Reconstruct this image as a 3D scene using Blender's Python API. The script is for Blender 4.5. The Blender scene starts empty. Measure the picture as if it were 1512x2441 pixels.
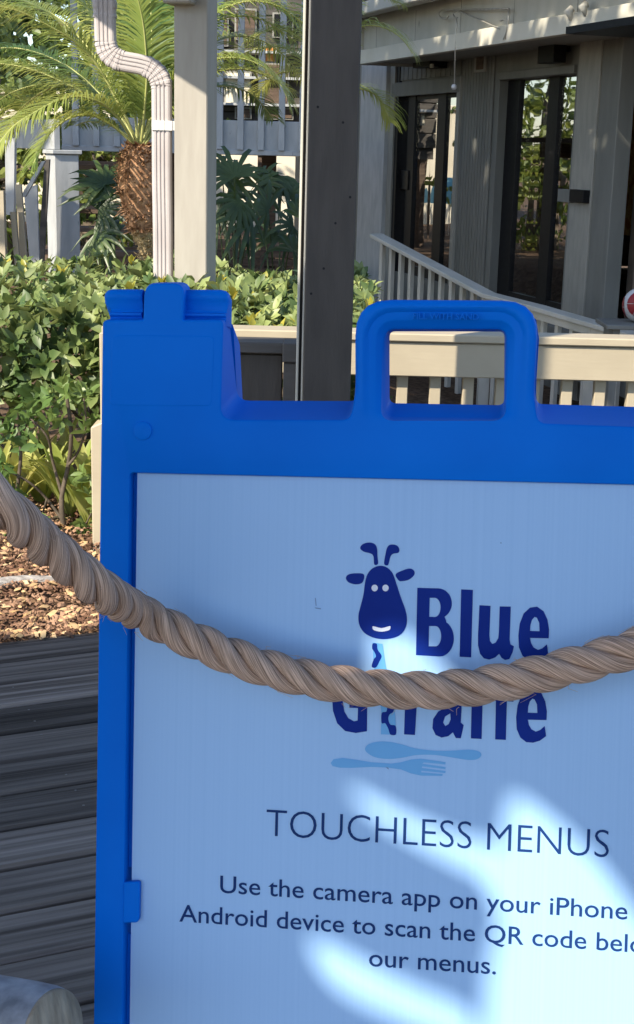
import bpy, bmesh, math, random
from mathutils import Vector, Matrix, noise
from mathutils.geometry import tessellate_polygon
R = math.radians
random.seed(7)
S = bpy.context.scene
C = S.collection

# ------------------------------------------------------------------ camera
PW, PH, FPX = 1512.0, 2441.0, 3350.0          # measuring grid of the photograph, focal length in it
PITCH, ROLL, CAMZ = R(14.5), 0.025, 1.26
F_ = Vector((0, math.cos(PITCH), -math.sin(PITCH)))
R0 = Vector((1, 0, 0)); U0 = Vector((0, math.sin(PITCH), math.cos(PITCH)))
XC = R0*math.cos(ROLL) + U0*math.sin(ROLL)
YC = -R0*math.sin(ROLL) + U0*math.cos(ROLL)
CAM = Vector((0, 0, CAMZ))
cd = bpy.data.cameras.new('camera'); cam = bpy.data.objects.new('camera', cd); C.objects.link(cam)
cd.sensor_fit = 'VERTICAL'; cd.sensor_height = 24.0; cd.lens = 24.0*FPX/PH
cd.clip_start = 0.05; cd.clip_end = 500
cam.matrix_world = Matrix(((XC.x, YC.x, -F_.x, CAM.x), (XC.y, YC.y, -F_.y, CAM.y), (XC.z, YC.z, -F_.z, CAM.z), (0, 0, 0, 1)))
S.camera = cam

# ------------------------------------------------------------------ light
TOSUN = Vector((-0.525, -0.555, 0.645)).normalized()
w = bpy.data.worlds.new('World'); S.world = w; w.use_nodes = True
nt = w.node_tree; nt.nodes.clear()
sky = nt.nodes.new('ShaderNodeTexSky'); sky.sky_type = 'NISHITA'; sky.sun_disc = False
sky.sun_elevation = math.asin(TOSUN.z); sky.sun_rotation = math.atan2(TOSUN.x, TOSUN.y)
sky.air_density = 1.0; sky.dust_density = 0.7; sky.ozone_density = 2.2
bg = nt.nodes.new('ShaderNodeBackground'); bg.inputs[1].default_value = 0.15
wo = nt.nodes.new('ShaderNodeOutputWorld')
nt.links.new(sky.outputs[0], bg.inputs[0]); nt.links.new(bg.outputs[0], wo.inputs[0])
ld = bpy.data.lights.new('sun', 'SUN'); ld.energy = 4.8; ld.angle = R(0.53); ld.color = (1.0, 0.90, 0.74)
sun = bpy.data.objects.new('sun', ld); C.objects.link(sun)
sun.rotation_euler = (-TOSUN).to_track_quat('-Z', 'Y').to_euler(); sun.location = (0, 0, 20)
S.view_settings.view_transform = 'Standard'; S.view_settings.look = 'None'
S.view_settings.exposure = 0.95; S.view_settings.gamma = 1.0
S.cycles.max_bounces = 8; S.cycles.transparent_max_bounces = 8
S.cycles.use_denoising = True

# ------------------------------------------------------------------ helpers: geometry from the measured photograph
def ray(px, py):
    return F_ + XC*((px-PW/2)/FPX) + YC*((PH/2-py)/FPX)
def at_y(px, py, Y):
    d = ray(px, py); return CAM + d*(Y/d.y)
def at_z(px, py, z):
    d = ray(px, py); return CAM + d*((z-CAMZ)/d.z)
def on_plane(px, py, p0, n):
    d = ray(px, py); return CAM + d*((p0-CAM).dot(n)/d.dot(n))

def tag(o, label=None, cat=None, group=None, kind=None):
    if label: o['label'] = label
    if cat: o['category'] = cat
    if group: o['group'] = group
    if kind: o['kind'] = kind
    return o
def par(o, parent):
    if parent is not None:
        o.parent = parent
        o.matrix_parent_inverse = parent.matrix_basis.inverted()
    return o
def empty(name, loc, label, cat, group=None):
    o = bpy.data.objects.new(name, None); C.objects.link(o); o.location = loc
    o.empty_display_size = 0.1
    return tag(o, label, cat, group)
def mesh(name, vs, fs, m, parent=None, smooth=False, local=False, sharp=None):
    me = bpy.data.meshes.new(name); me.from_pydata([tuple(v) for v in vs], [], fs); me.update()
    if m: me.materials.append(m)
    if smooth:
        me.polygons.foreach_set('use_smooth', [True]*len(me.polygons))
        if sharp: me.set_sharp_from_angle(angle=R(sharp))
    o = bpy.data.objects.new(name, me); C.objects.link(o)
    if parent is not None:
        if local: o.parent = parent
        else: par(o, parent)
    return o
class MB:
    def __init__(s): s.v = []; s.f = []
    def add(s, vs, fs):
        k = len(s.v); s.v += [Vector(v) for v in vs]; s.f += [tuple(i+k for i in f) for f in fs]; return s
    def box(s, o, ax, ay, az):      # corner + three edge vectors
        o, ax, ay, az = map(Vector, (o, ax, ay, az))
        vs = [o, o+ax, o+ax+ay, o+ay, o+az, o+ax+az, o+ax+ay+az, o+ay+az]
        fs = [(0, 3, 2, 1), (4, 5, 6, 7), (0, 1, 5, 4), (1, 2, 6, 5), (2, 3, 7, 6), (3, 0, 4, 7)]
        if ax.cross(ay).dot(az) < 0: fs = [f[::-1] for f in fs]
        return s.add(vs, fs)
    def tube(s, pts, rad, n=8, cap=True):
        pts = [Vector(p) for p in pts]
        if not isinstance(rad, (list, tuple)): rad = [rad]*len(pts)
        k = len(s.v); up = Vector((0, 0, 1)); prev = None
        for i, p in enumerate(pts):
            t = (pts[min(i+1, len(pts)-1)] - pts[max(i-1, 0)]).normalized()
            if prev is None:
                a = t.cross(up if abs(t.z) < 0.95 else Vector((1, 0, 0))).normalized()
            else:
                a = (prev - t*prev.dot(t)).normalized()
            prev = a; b = t.cross(a)
            for j in range(n):
                q = 2*math.pi*j/n; s.v.append(p + (a*math.cos(q) + b*math.sin(q))*rad[i])
        for i in range(len(pts)-1):
            for j in range(n):
                s.f.append((k+i*n+j, k+i*n+(j+1) % n, k+(i+1)*n+(j+1) % n, k+(i+1)*n+j))
        if cap:
            s.f.append(tuple(k+j for j in range(n))[::-1]); e = k+(len(pts)-1)*n
            s.f.append(tuple(e+j for j in range(n)))
        return s
    def build(s, name, m, parent=None, smooth=False, local=False, sharp=None):
        return mesh(name, s.v, s.f, m, parent, smooth, local, sharp)
def bevel(o, wdt=0.003, seg=2):
    bm = bmesh.new(); bm.from_mesh(o.data)
    bmesh.ops.bevel(bm, geom=bm.edges[:], offset=wdt, segments=seg, profile=0.7, affect='EDGES', clamp_overlap=True)
    bm.to_mesh(o.data); bm.free(); return o
def bbox(name, o, ax, ay, az, m, parent=None, bev=0.003):
    ob = MB().box(o, ax, ay, az).build(name, m, parent)
    return bevel(ob, bev, 1) if bev else ob
def copy_tree(o, parent=None):
    c = o.copy(); C.objects.link(c); c.parent = parent
    for ch in o.children: copy_tree(ch, c)
    return c
X = Vector((1, 0, 0)); Yv = Vector((0, 1, 0)); Zv = Vector((0, 0, 1))
def lerp(a, b, t): return a + (b-a)*t
def sstep(t): t = max(0.0, min(1.0, t)); return t*t*(3-2*t)
def catmull(P, n=8, closed=False):
    P = [Vector(p) for p in P]; out = []; L = len(P)
    rng = range(L) if closed else range(L-1)
    for i in rng:
        if closed: a, b, c, d = P[(i-1) % L], P[i], P[(i+1) % L], P[(i+2) % L]
        else: a, b, c, d = P[max(i-1, 0)], P[i], P[i+1], P[min(i+2, L-1)]
        for k in range(n):
            t = k/n
            out.append(0.5*((2*b) + (c-a)*t + (2*a-5*b+4*c-d)*t*t + (3*b-a-3*c+d)*t*t*t))
    if not closed: out.append(P[-1])
    return out

# ------------------------------------------------------------------ materials
def mat(name, c1, c2=None, rough=0.6, scale=20.0, stretch=(1, 1, 1), bump=0.0, bscale=None, bstretch=None, metallic=0.0,
        spec=0.5, trans=0.0, rand=0.0, coord='Object', detail=6.0, rot=(0, 0, 0), rvar=0.0, lo=0.35, hi=0.65, bdist=0.01, speck=None):
    m = bpy.data.materials.new(name); m.use_nodes = True; t = m.node_tree; N = t.nodes; Lk = t.links
    b = N['Principled BSDF']; out = N['Material Output']
    b.inputs['Roughness'].default_value = rough; b.inputs['Metallic'].default_value = metallic
    b.inputs['Specular IOR Level'].default_value = spec
    tc = N.new('ShaderNodeTexCoord'); mp = N.new('ShaderNodeMapping')
    Lk.new(tc.outputs[coord], mp.inputs[0]); mp.inputs['Scale'].default_value = stretch; mp.inputs['Rotation'].default_value = rot
    oi = N.new('ShaderNodeObjectInfo'); vec = mp.outputs[0]
    if rand > 0:
        ad = N.new('ShaderNodeVectorMath'); ad.operation = 'MULTIPLY_ADD'
        cx = N.new('ShaderNodeCombineXYZ')
        for i in range(3): Lk.new(oi.outputs['Random'], cx.inputs[i])
        Lk.new(cx.outputs[0], ad.inputs[0]); ad.inputs[1].default_value = (37, 53, 71); Lk.new(vec, ad.inputs[2]); vec = ad.outputs[0]
    nz = N.new('ShaderNodeTexNoise'); nz.inputs['Scale'].default_value = scale; nz.inputs['Detail'].default_value = detail
    Lk.new(vec, nz.inputs['Vector'])
    rp = N.new('ShaderNodeValToRGB'); rp.color_ramp.elements[0].position = lo; rp.color_ramp.elements[1].position = hi
    rp.color_ramp.elements[0].color = (*c1, 1); rp.color_ramp.elements[1].color = (*(c2 or c1), 1)
    Lk.new(nz.outputs[0], rp.inputs[0]); col = rp.outputs[0]
    if rand > 0:
        hs = N.new('ShaderNodeHueSaturation'); mr = N.new('ShaderNodeMapRange')
        mr.inputs[3].default_value = 1-rand; mr.inputs[4].default_value = 1+rand
        Lk.new(oi.outputs['Random'], mr.inputs[0]); Lk.new(mr.outputs[0], hs.inputs['Value']); Lk.new(col, hs.inputs['Color']); col = hs.outputs[0]
    if speck:                                   # small stains: (colour, scale, threshold)
        n3 = N.new('ShaderNodeTexNoise'); n3.inputs['Scale'].default_value = speck[1]; n3.inputs['Detail'].default_value = 3
        Lk.new(vec, n3.inputs['Vector']); r3 = N.new('ShaderNodeValToRGB')
        r3.color_ramp.elements[0].position = speck[2]; r3.color_ramp.elements[1].position = speck[2]+0.08
        r3.color_ramp.elements[0].color = (0, 0, 0, 1); r3.color_ramp.elements[1].color = (1, 1, 1, 1)
        Lk.new(n3.outputs[0], r3.inputs[0]); mx = N.new('ShaderNodeMix'); mx.data_type = 'RGBA'
        Lk.new(r3.outputs[0], mx.inputs[0]); Lk.new(col, mx.inputs[6]); mx.inputs[7].default_value = (*speck[0], 1); col = mx.outputs[2]
    Lk.new(col, b.inputs['Base Color'])
    if rvar:
        mr2 = N.new('ShaderNodeMapRange'); mr2.inputs[3].default_value = rough-rvar; mr2.inputs[4].default_value = rough+rvar
        Lk.new(nz.outputs[0], mr2.inputs[0]); Lk.new(mr2.outputs[0], b.inputs['Roughness'])
    if bump:
        src = vec
        if bstretch:
            m2 = N.new('ShaderNodeMapping'); m2.inputs['Scale'].default_value = bstretch; m2.inputs['Rotation'].default_value = rot
            Lk.new(tc.outputs[coord], m2.inputs[0]); src = m2.outputs[0]
        n2 = N.new('ShaderNodeTexNoise'); n2.inputs['Scale'].default_value = bscale or scale; n2.inputs['Detail'].default_value = 5
        Lk.new(src, n2.inputs['Vector']); bp = N.new('ShaderNodeBump'); bp.inputs['Strength'].default_value = bump
        bp.inputs['Distance'].default_value = bdist
        Lk.new(n2.outputs[0], bp.inputs['Height']); Lk.new(bp.outputs[0], b.inputs['Normal'])
    if trans > 0:
        tr = N.new('ShaderNodeBsdfTranslucent'); mxs = N.new('ShaderNodeMixShader'); mxs.inputs[0].default_value = trans
        hs2 = N.new('ShaderNodeHueSaturation'); hs2.inputs['Hue'].default_value = 0.475; hs2.inputs['Value'].default_value = 1.7
        Lk.new(col, hs2.inputs['Color']); Lk.new(hs2.outputs[0], tr.inputs[0])
        Lk.new(b.outputs[0], mxs.inputs[1]); Lk.new(tr.outputs[0], mxs.inputs[2]); Lk.new(mxs.outputs[0], out.inputs[0])
    return m
M = {}
M['blue'] = mat('blue_plastic', (0.0004, 0.134, 0.61), (0.001, 0.166, 0.71), rough=0.45, scale=4, bump=0.06, bscale=900, bdist=0.0006, spec=0.06, speck=((0.02, 0.16, 0.62), 42.0, 0.745))
M['panel'] = mat('fluted_plastic', (0.292, 0.49, 0.78), (0.272, 0.468, 0.76), rough=0.45, scale=1.0, stretch=(260, 1, 0.15), bump=0.10, bscale=1.0, bstretch=(260, 1, 0.1), bdist=0.0008,
                 speck=((0.45, 0.50, 0.60), 30.0, 0.80))
M['ink'] = mat('navy_ink', (0.003, 0.020, 0.20), (0.004, 0.024, 0.22), rough=0.5, spec=0.08)
M['ink2'] = mat('slate_ink', (0.010, 0.036, 0.14), rough=0.5, spec=0.08)
M['sky_ink'] = mat('pale_blue_ink', (0.095, 0.33, 0.66), (0.10, 0.35, 0.68), rough=0.45)
M['white_ink'] = mat('white_ink', (0.62, 0.66, 0.78), rough=0.45)
M['deck'] = mat('weathered_deck', (0.055, 0.044, 0.037), (0.215, 0.182, 0.158), rough=0.85, scale=1.0, stretch=(1.1, 55, 40), bump=0.9, bscale=1.0, bstretch=(1.6, 120, 60),
                bdist=0.006, rand=0.5, spec=0.25, lo=0.34, hi=0.70, speck=((0.03, 0.025, 0.022), 3.0, 0.70))
M['mulch'] = mat('mulch', (0.06, 0.035, 0.022), (0.19, 0.115, 0.07), rough=0.95, scale=38, bump=1.0, bscale=60, bdist=0.02, spec=0.1)
M['chip'] = mat('wood_chip', (0.15, 0.080, 0.050), (0.34, 0.205, 0.13), rough=0.9, scale=9, spec=0.15, detail=1, lo=0.4, hi=0.6)
M['drleaf'] = mat('dry_leaf', (0.42, 0.26, 0.12), (0.62, 0.45, 0.25), rough=0.8, scale=7, spec=0.2, detail=1)
M['log'] = mat('grey_log', (0.20, 0.18, 0.16), (0.46, 0.43, 0.40), rough=0.95, scale=10, stretch=(1, 6, 6), bump=0.7, bscale=25, bdist=0.01)
M['cream'] = mat('cream_paint', (0.365, 0.312, 0.222), (0.41, 0.352, 0.252), rough=0.55, scale=5, bump=0.15, bscale=9, bstretch=(1, 8, 8), bdist=0.004, speck=((0.38, 0.32, 0.22), 9.0, 0.74))
M['taupe'] = mat('taupe_paint', (0.30, 0.275, 0.235), (0.345, 0.32, 0.275), rough=0.6, scale=4, stretch=(6, 6, 1), bump=0.2, bscale=14, bstretch=(6, 6, 0.7), bdist=0.004, speck=((0.2, 0.18, 0.15), 12.0, 0.76))
M['dark'] = mat('dark_brown_paint', (0.042, 0.034, 0.028), (0.056, 0.046, 0.038), rough=0.6, scale=7, stretch=(5, 5, 1), bump=0.25, bscale=30, bstretch=(5, 5, 0.8), bdist=0.004, speck=((0.03, 0.027, 0.025), 16.0, 0.73))
M['trim'] = mat('grey_trim_paint', (0.24, 0.235, 0.205), (0.29, 0.28, 0.245), rough=0.6, scale=5, stretch=(4, 4, 1), bump=0.15, bscale=20)
M['bluegrey'] = mat('blue_grey_paint', (0.33, 0.345, 0.35), (0.42, 0.43, 0.43), rough=0.6, scale=4, stretch=(3, 3, 1), bump=0.15, bscale=14, speck=((0.14, 0.15, 0.16), 6.0, 0.72))
M['wallp'] = mat('grey_green_paint', (0.135, 0.136, 0.122), (0.17, 0.17, 0.152), rough=0.65, scale=3, stretch=(3, 3, 0.6), bump=0.1, bscale=20)
M['fascia'] = mat('pale_fascia_paint', (0.43, 0.42, 0.36), (0.51, 0.49, 0.43), rough=0.55, scale=3, stretch=(2, 2, 1), speck=((0.26, 0.25, 0.21), 5.0, 0.7))
M['spout'] = mat('pinkish_aluminium', (0.40, 0.36, 0.35), (0.47, 0.43, 0.42), rough=0.42, scale=6, spec=0.5, speck=((0.25, 0.16, 0.13), 7.0, 0.73))
M['strap'] = mat('white_metal', (0.72, 0.71, 0.69), rough=0.4)
M['black'] = mat('black_frame', (0.008, 0.008, 0.009), (0.012, 0.012, 0.013), rough=0.45, spec=0.15)
M['steel'] = mat('galvanised_wire', (0.42, 0.40, 0.35), (0.52, 0.50, 0.45), rough=0.45, metallic=0.6)
M['interior'] = mat('shop_interior', (0.14, 0.11, 0.085), (0.26, 0.20, 0.15), rough=0.9, scale=3)
M['orange'] = mat('orange_print', (0.55, 0.20, 0.04), (0.70, 0.40, 0.12), rough=0.8, scale=14, lo=0.45, hi=0.55)
M['redp'] = mat('dark_red', (0.22, 0.010, 0.016), (0.26, 0.012, 0.018), rough=0.5)
M['whitep'] = mat('white_gloss', (0.5, 0.5, 0.5), rough=0.35)
M['teal'] = mat('teal_canvas', (0.20, 0.42, 0.44), (0.26, 0.50, 0.51), rough=0.8, scale=9)
M['brown'] = mat('brown_boards', (0.065, 0.042, 0.03), (0.13, 0.088, 0.06), rough=0.85, scale=3, stretch=(1, 10, 10), bump=0.3, bscale=8)
M['farwall'] = mat('far_cream_wall', (0.62, 0.56, 0.43), (0.72, 0.66, 0.52), rough=0.8, scale=2)
M['backwall'] = mat('back_wall', (0.045, 0.04, 0.036), (0.085, 0.075, 0.065), rough=0.8, scale=2, stretch=(1, 1, 8))
M['roof'] = mat('dark_roof_boards', (0.08, 0.065, 0.05), (0.13, 0.105, 0.08), rough=0.85, scale=6)
M['bark'] = mat('bark', (0.09, 0.07, 0.052), (0.20, 0.16, 0.12), rough=0.95, scale=14, stretch=(1, 1, 0.3), bump=0.8, bscale=20, bdist=0.02)
M['stem'] = mat('shrub_stem', (0.05, 0.038, 0.026), (0.11, 0.085, 0.06), rough=0.9, scale=30, bump=0.4)
M['fibre'] = mat('palm_fibre', (0.20, 0.10, 0.052), (0.48, 0.28, 0.16), rough=0.95, scale=25, bump=0.6, bscale=60, spec=0.15)
M['fibre2'] = mat('palm_lower_trunk', (0.30, 0.21, 0.11), (0.46, 0.35, 0.19), rough=0.95, scale=22, bump=0.6, bscale=60, spec=0.15)
M['rachis'] = mat('palm_stalk', (0.33, 0.36, 0.11), (0.46, 0.45, 0.17), rough=0.5, scale=6)
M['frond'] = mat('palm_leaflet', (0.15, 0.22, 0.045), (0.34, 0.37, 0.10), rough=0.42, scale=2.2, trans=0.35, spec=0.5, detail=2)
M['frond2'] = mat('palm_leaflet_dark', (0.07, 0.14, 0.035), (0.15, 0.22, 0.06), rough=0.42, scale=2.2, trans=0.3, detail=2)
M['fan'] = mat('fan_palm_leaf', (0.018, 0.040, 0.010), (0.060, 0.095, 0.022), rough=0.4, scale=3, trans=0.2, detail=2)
M['leaf'] = mat('hedge_leaf', (0.055, 0.10, 0.026), (0.29, 0.34, 0.12), rough=0.48, scale=5, trans=0.22, spec=0.5, detail=2, lo=0.38, hi=0.66)
M['leaf1'] = mat('single_hedge_leaf', (0.075, 0.125, 0.032), (0.25, 0.31, 0.10), rough=0.48, scale=5, trans=0.25, rand=0.45, detail=2)
M['leafy'] = mat('young_yellow_leaf', (0.30, 0.30, 0.04), (0.42, 0.38, 0.06), rough=0.4, scale=5, trans=0.35, detail=2)
M['lime'] = mat('lime_strap_leaf', (0.24, 0.31, 0.06), (0.44, 0.45, 0.15), rough=0.45, scale=9, trans=0.4, detail=2)
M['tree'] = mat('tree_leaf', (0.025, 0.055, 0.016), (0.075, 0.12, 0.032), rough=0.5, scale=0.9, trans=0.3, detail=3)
M['wscrew'] = mat('weathered_screw', (0.09, 0.08, 0.07), (0.2, 0.19, 0.18), rough=0.6, scale=900)
M['scuff'] = mat('scuff_mark', (0.13, 0.22, 0.42), rough=0.6)
M['bush'] = mat('bush_leaf', (0.10, 0.16, 0.03), (0.24, 0.28, 0.07), rough=0.45, scale=2.0, trans=0.3, detail=3)
M['ground'] = mat('ground', (0.07, 0.045, 0.03), (0.15, 0.10, 0.065), rough=0.95, scale=20, bump=0.8, bscale=40, bdist=0.02, spec=0.1)

def glass_mat():
    m = bpy.data.materials.new('door_glass'); m.use_nodes = True; t = m.node_tree; N = t.nodes
    b = N['Principled BSDF']; out = N['Material Output']
    tr = N.new('ShaderNodeBsdfTransparent'); tr.inputs[0].default_value = (0.75, 0.78, 0.78, 1)
    gl = N.new('ShaderNodeBsdfGlossy'); gl.inputs['Roughness'].default_value = 0.015; gl.inputs[0].default_value = (0.95, 0.95, 0.95, 1)
    nz = N.new('ShaderNodeTexNoise'); nz.inputs['Scale'].default_value = 1.3; nz.inputs['Detail'].default_value = 1
    bp = N.new('ShaderNodeBump'); bp.inputs['Strength'].default_value = 0.05; bp.inputs['Distance'].default_value = 0.05
    t.links.new(nz.outputs[0], bp.inputs['Height']); t.links.new(bp.outputs[0], gl.inputs['Normal'])
    mx = N.new('ShaderNodeMixShader'); fr = N.new('ShaderNodeFresnel'); fr.inputs[0].default_value = 1.9
    mr = N.new('ShaderNodeMapRange'); mr.inputs[1].default_value = 0.0; mr.inputs[2].default_value = 0.6; mr.inputs[3].default_value = 0.45; mr.inputs[4].default_value = 0.95
    t.links.new(fr.outputs[0], mr.inputs[0]); t.links.new(mr.outputs[0], mx.inputs[0])
    t.links.new(tr.outputs[0], mx.inputs[1]); t.links.new(gl.outputs[0], mx.inputs[2]); t.links.new(mx.outputs[0], out.inputs[0])
    N.remove(b); return m
M['glass'] = glass_mat()
def rope_mat():
    m = mat('manila_rope', (0.23, 0.155, 0.112), (0.68, 0.485, 0.375), rough=0.85, scale=1.0, stretch=(1, 1, 1), spec=0.25)
    t = m.node_tree; N = t.nodes; b = N['Principled BSDF']
    uv = N.new('ShaderNodeUVMap'); mp = N.new('ShaderNodeMapping'); mp.inputs['Scale'].default_value = (1, 1, 1); mp.inputs['Rotation'].default_value = (0, 0, 0.0)
    t.links.new(uv.outputs[0], mp.inputs[0])
    nz = [n for n in N if n.type == 'TEX_NOISE'][0]; nz.inputs['Detail'].default_value = 2.5
    for l in list(nz.inputs['Vector'].links): t.links.remove(l)
    t.links.new(mp.outputs[0], nz.inputs['Vector'])
    bp = N.new('ShaderNodeBump'); bp.inputs['Strength'].default_value = 0.9; bp.inputs['Distance'].default_value = 0.0022
    t.links.new(nz.outputs[0], bp.inputs['Height']); t.links.new(bp.outputs[0], b.inputs['Normal'])
    return m
M['rope'] = rope_mat()
# ------------------------------------------------------------------ ground
def gz(x, y):
    return -0.045 - 0.72*sstep((y-5.2)/4.5)*sstep((x+0.9)/1.6)
DA = R(24.0); DD = Vector((math.cos(DA), math.sin(DA), 0)); DN = Vector((-math.sin(DA), math.cos(DA), 0))
edge = at_z(0, 1531, 0.0); EOFF = edge.dot(DN)       # deck edge line
vs, fs = [], []
xs = [-400, -150, -60, -30] + [-16+i*0.8 for i in range(41)] + [30, 60, 150, 400]
ys = [-400, -150, -60, -25] + [-10+i*0.8 for i in range(51)] + [45, 60, 150, 400]
for y in ys:
    for x in xs: vs.append((x, y, gz(x, y) - 0.1*(1 if (Vector((x, y, 0)).dot(DN) < EOFF-0.6) else 0)))
nx = len(xs)
for j in range(len(ys)-1):
    for i in range(nx-1): fs.append((j*nx+i, j*nx+i+1, (j+1)*nx+i+1, (j+1)*nx+i))
tag(mesh('ground', vs, fs, M['ground'], smooth=True), kind='structure')
# mulch bed beside the deck, lumpy
vs, fs = [], []
nu, nv = 90, 70
for j in range(nv):
    for i in range(nu):
        a = -1.0 + 4.0*i/(nu-1); d = 0.005 + 2.3*(j/(nv-1))**1.3
        p = DD*a + DN*(EOFF+d)
        z = -0.028 + 0.022*noise.noise(Vector((p.x*5, p.y*5, 0))) + 0.012*noise.noise(Vector((p.x*17, p.y*17, 3)))
        z = lerp(-0.035, z, min(1, d/0.08)) - 0.02*sstep((d-1.5)/0.8)
        vs.append((p.x, p.y, z))
for j in range(nv-1):
    for i in range(nu-1): fs.append((j*nu+i, j*nu+i+1, (j+1)*nu+i+1, (j+1)*nu+i))
bed = tag(mesh('mulch_bed', vs, fs, M['mulch'], smooth=True), kind='structure')
def chips(name, n, m, smin, smax, rnd, flat, label):
    b = MB()
    for k in range(n):
        a = rnd.uniform(0.3, 1.75); d = 0.0 + 1.7*rnd.random()**1.5
        p = DD*a + DN*(EOFF+d - (0.03 if rnd.random() < 0.1 else 0))
        z = -0.02 + 0.022*noise.noise(Vector((p.x*5, p.y*5, 0))) + 0.008*rnd.random() + (0.02 if d < 0.03 else 0)
        L = rnd.uniform(smin, smax); W = L*rnd.uniform(0.25, 0.55); T = flat*rnd.uniform(0.6, 1.4)
        rot = Matrix.Rotation(rnd.uniform(0, 6.28), 3, 'Z') @ Matrix.Rotation(rnd.gauss(0, 0.35), 3, 'X') @ Matrix.Rotation(rnd.gauss(0, 0.3), 3, 'Y')
        o = Vector((p.x, p.y, z+0.016))
        q = [(-L/2, 0, 0), (-L*0.2, W/2, T), (L*0.3, W*0.45, T*0.3), (L/2, 0, T), (L*0.2, -W/2, 0), (-L*0.3, -W*0.4, T*0.8), (0, 0, T*2.2)]
        b.add([o+rot @ Vector(v) for v in q], [(0, 6, 1), (1, 6, 2), (2, 6, 3), (3, 6, 4), (4, 6, 5), (5, 6, 0)])
    o = b.build(name, m); return tag(o, label, 'litter', kind='stuff')
rn = random.Random(3)
chips('bark_chips', 11000, M['chip'], 0.008, 0.028, rn, 0.003, 'brown bark chips scattered over the planting bed')
chips('leaf_litter', 900, M['drleaf'], 0.02, 0.05, rn, 0.004, 'dry tan leaves fallen on the planting bed')
# ------------------------------------------------------------------ deck
deck = bpy.data.objects.new('deck', None); C.objects.link(deck); tag(deck, kind='structure')
bw, gap = 0.136, 0.012
b = MB()
nx_ = 40
def board_mesh(seed):
    rnd = random.Random(seed); b = MB(); L0, L1 = -3.6, 5.4
    prof = [(-bw/2, -0.036), (-bw/2, -0.006), (-bw/2+0.006, 0.0), (-bw*0.25, 0.0006), (0, -0.0008), (bw*0.25, 0.0006), (bw/2-0.006, 0.0), (bw/2, -0.006), (bw/2, -0.036)]
    n = len(prof); vs = []
    for i in range(nx_+1):
        x = lerp(L0, L1, i/nx_)
        for (y, z) in prof: vs.append((x, y + 0.0012*noise.noise(Vector((x*2, y*9, seed))), z + 0.0022*noise.noise(Vector((x*1.3, y*12, seed*3.1)))))
    fs = []
    for i in range(nx_):
        for j in range(n-1): fs.append((i*n+j, (i+1)*n+j, (i+1)*n+j+1, i*n+j+1))
    fs.append(tuple(range(n))); fs.append(tuple(nx_*n+j for j in range(n))[::-1])
    me = bpy.data.meshes.new('deck_board'); me.from_pydata(vs, [], fs); me.materials.append(M['deck']); me.update()
    return me
bmeshes = [board_mesh(k) for k in range(5)]
for k in range(46):
    o = bpy.data.objects.new('deck_board', bmeshes[k % 5]); C.objects.link(o); o.parent = deck
    p = DN*(EOFF - bw/2 - k*(bw+gap)); p.z = 0.002*noise.noise(Vector((k*1.7, 0, 0)))
    o.location = p; o.rotation_euler = (0, 0, DA)
rr = random.Random(12)
sc = MB()
for k in range(46):
    for a in (0.30, 0.62, 1.03):
        for q in (-0.035, 0.035):
            p = DD*(a+0.01*rr.random()) + DN*(EOFF - bw/2 - k*(bw+gap) + q); p.z = 0.0022
            if rr.random() < 0.55: sc.tube([p, p+Vector((0, 0, 0.0008))], 0.0026, 7)
tag(sc.build('deck_screws', M['wscrew'], deck), kind='stuff')
# ------------------------------------------------------------------ A-frame sign
uc = Vector((24400, -665, -3350)).normalized(); vc = Vector((0.021, 1.0, -0.05)); vc = (vc - uc*uc.dot(vc)).normalized()
def c2w(v): return (XC*v.x + YC*v.y + F_*v.z)
SU, SV = c2w(uc), c2w(vc); SN = SU.cross(SV)                 # SN points to the viewer
if SN.dot(F_) > 0: SN = -SN
SO = CAM + ray(1052, 1145)*1.396                              # top middle of the panel
def on_sign(px, py, wd=0.0):                                  # measured point -> local (u, v) on the sign at depth wd
    p = on_plane(px, py, SO + SN*wd, SN) - SO
    return Vector((p.dot(SU), p.dot(SV)))
vtop = on_sign(1060, 710).y; vbot = vtop - 1.143
sign = empty('a_frame_sign', SO + SV*vbot, 'blue plastic A-frame sign with carry handle holding a white menu notice', 'sign')
Lz = SV; Lx = SU; Ly = -SN
sb = SO + SV*vbot
sign.matrix_world = Matrix(((Lx.x, Ly.x, Lz.x, sb.x), (Lx.y, Ly.y, Lz.y, sb.y), (Lx.z, Ly.z, Lz.z, sb.z), (0, 0, 0, 1)))
def SL(u, v, wd): return Vector((u, -wd, v - vbot))           # sign-local vertex
def roundpoly(P, n=5):                                        # P: (x, y, radius); rounded closed polygon
    out = []; L = len(P)
    for i in range(L):
        a, b_, c = Vector(P[i-1][:2]), Vector(P[i][:2]), Vector(P[(i+1) % L][:2]); r = P[i][2]
        d1, d2 = (a-b_), (c-b_); l1, l2 = d1.length, d2.length; d1.normalize(); d2.normalize()
        r = min(r, l1*0.45, l2*0.45)
        p1, p2 = b_+d1*r, b_+d2*r
        for k in range(n+1):
            t = k/n; out.append((1-t)**2*p1 + 2*t*(1-t)*b_ + t*t*p2)
    return out
def area(P): return 0.5*sum(P[i].x*P[(i+1) % len(P)].y - P[(i+1) % len(P)].x*P[i].y for i in range(len(P)))
def offset(P, d):                                             # move along outward normal of a CCW polygon
    out = []; L = len(P)
    for i in range(L):
        t1 = (P[i]-P[i-1]); t2 = (P[(i+1) % L]-P[i])
        if t1.length < 1e-7: t1 = t2
        if t2.length < 1e-7: t2 = t1
        t = (t1.normalized()+t2.normalized())
        if t.length < 1e-6: t = t2
        t.normalize(); out.append(P[i] + Vector((t.y, -t.x))*d)
    return out
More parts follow.
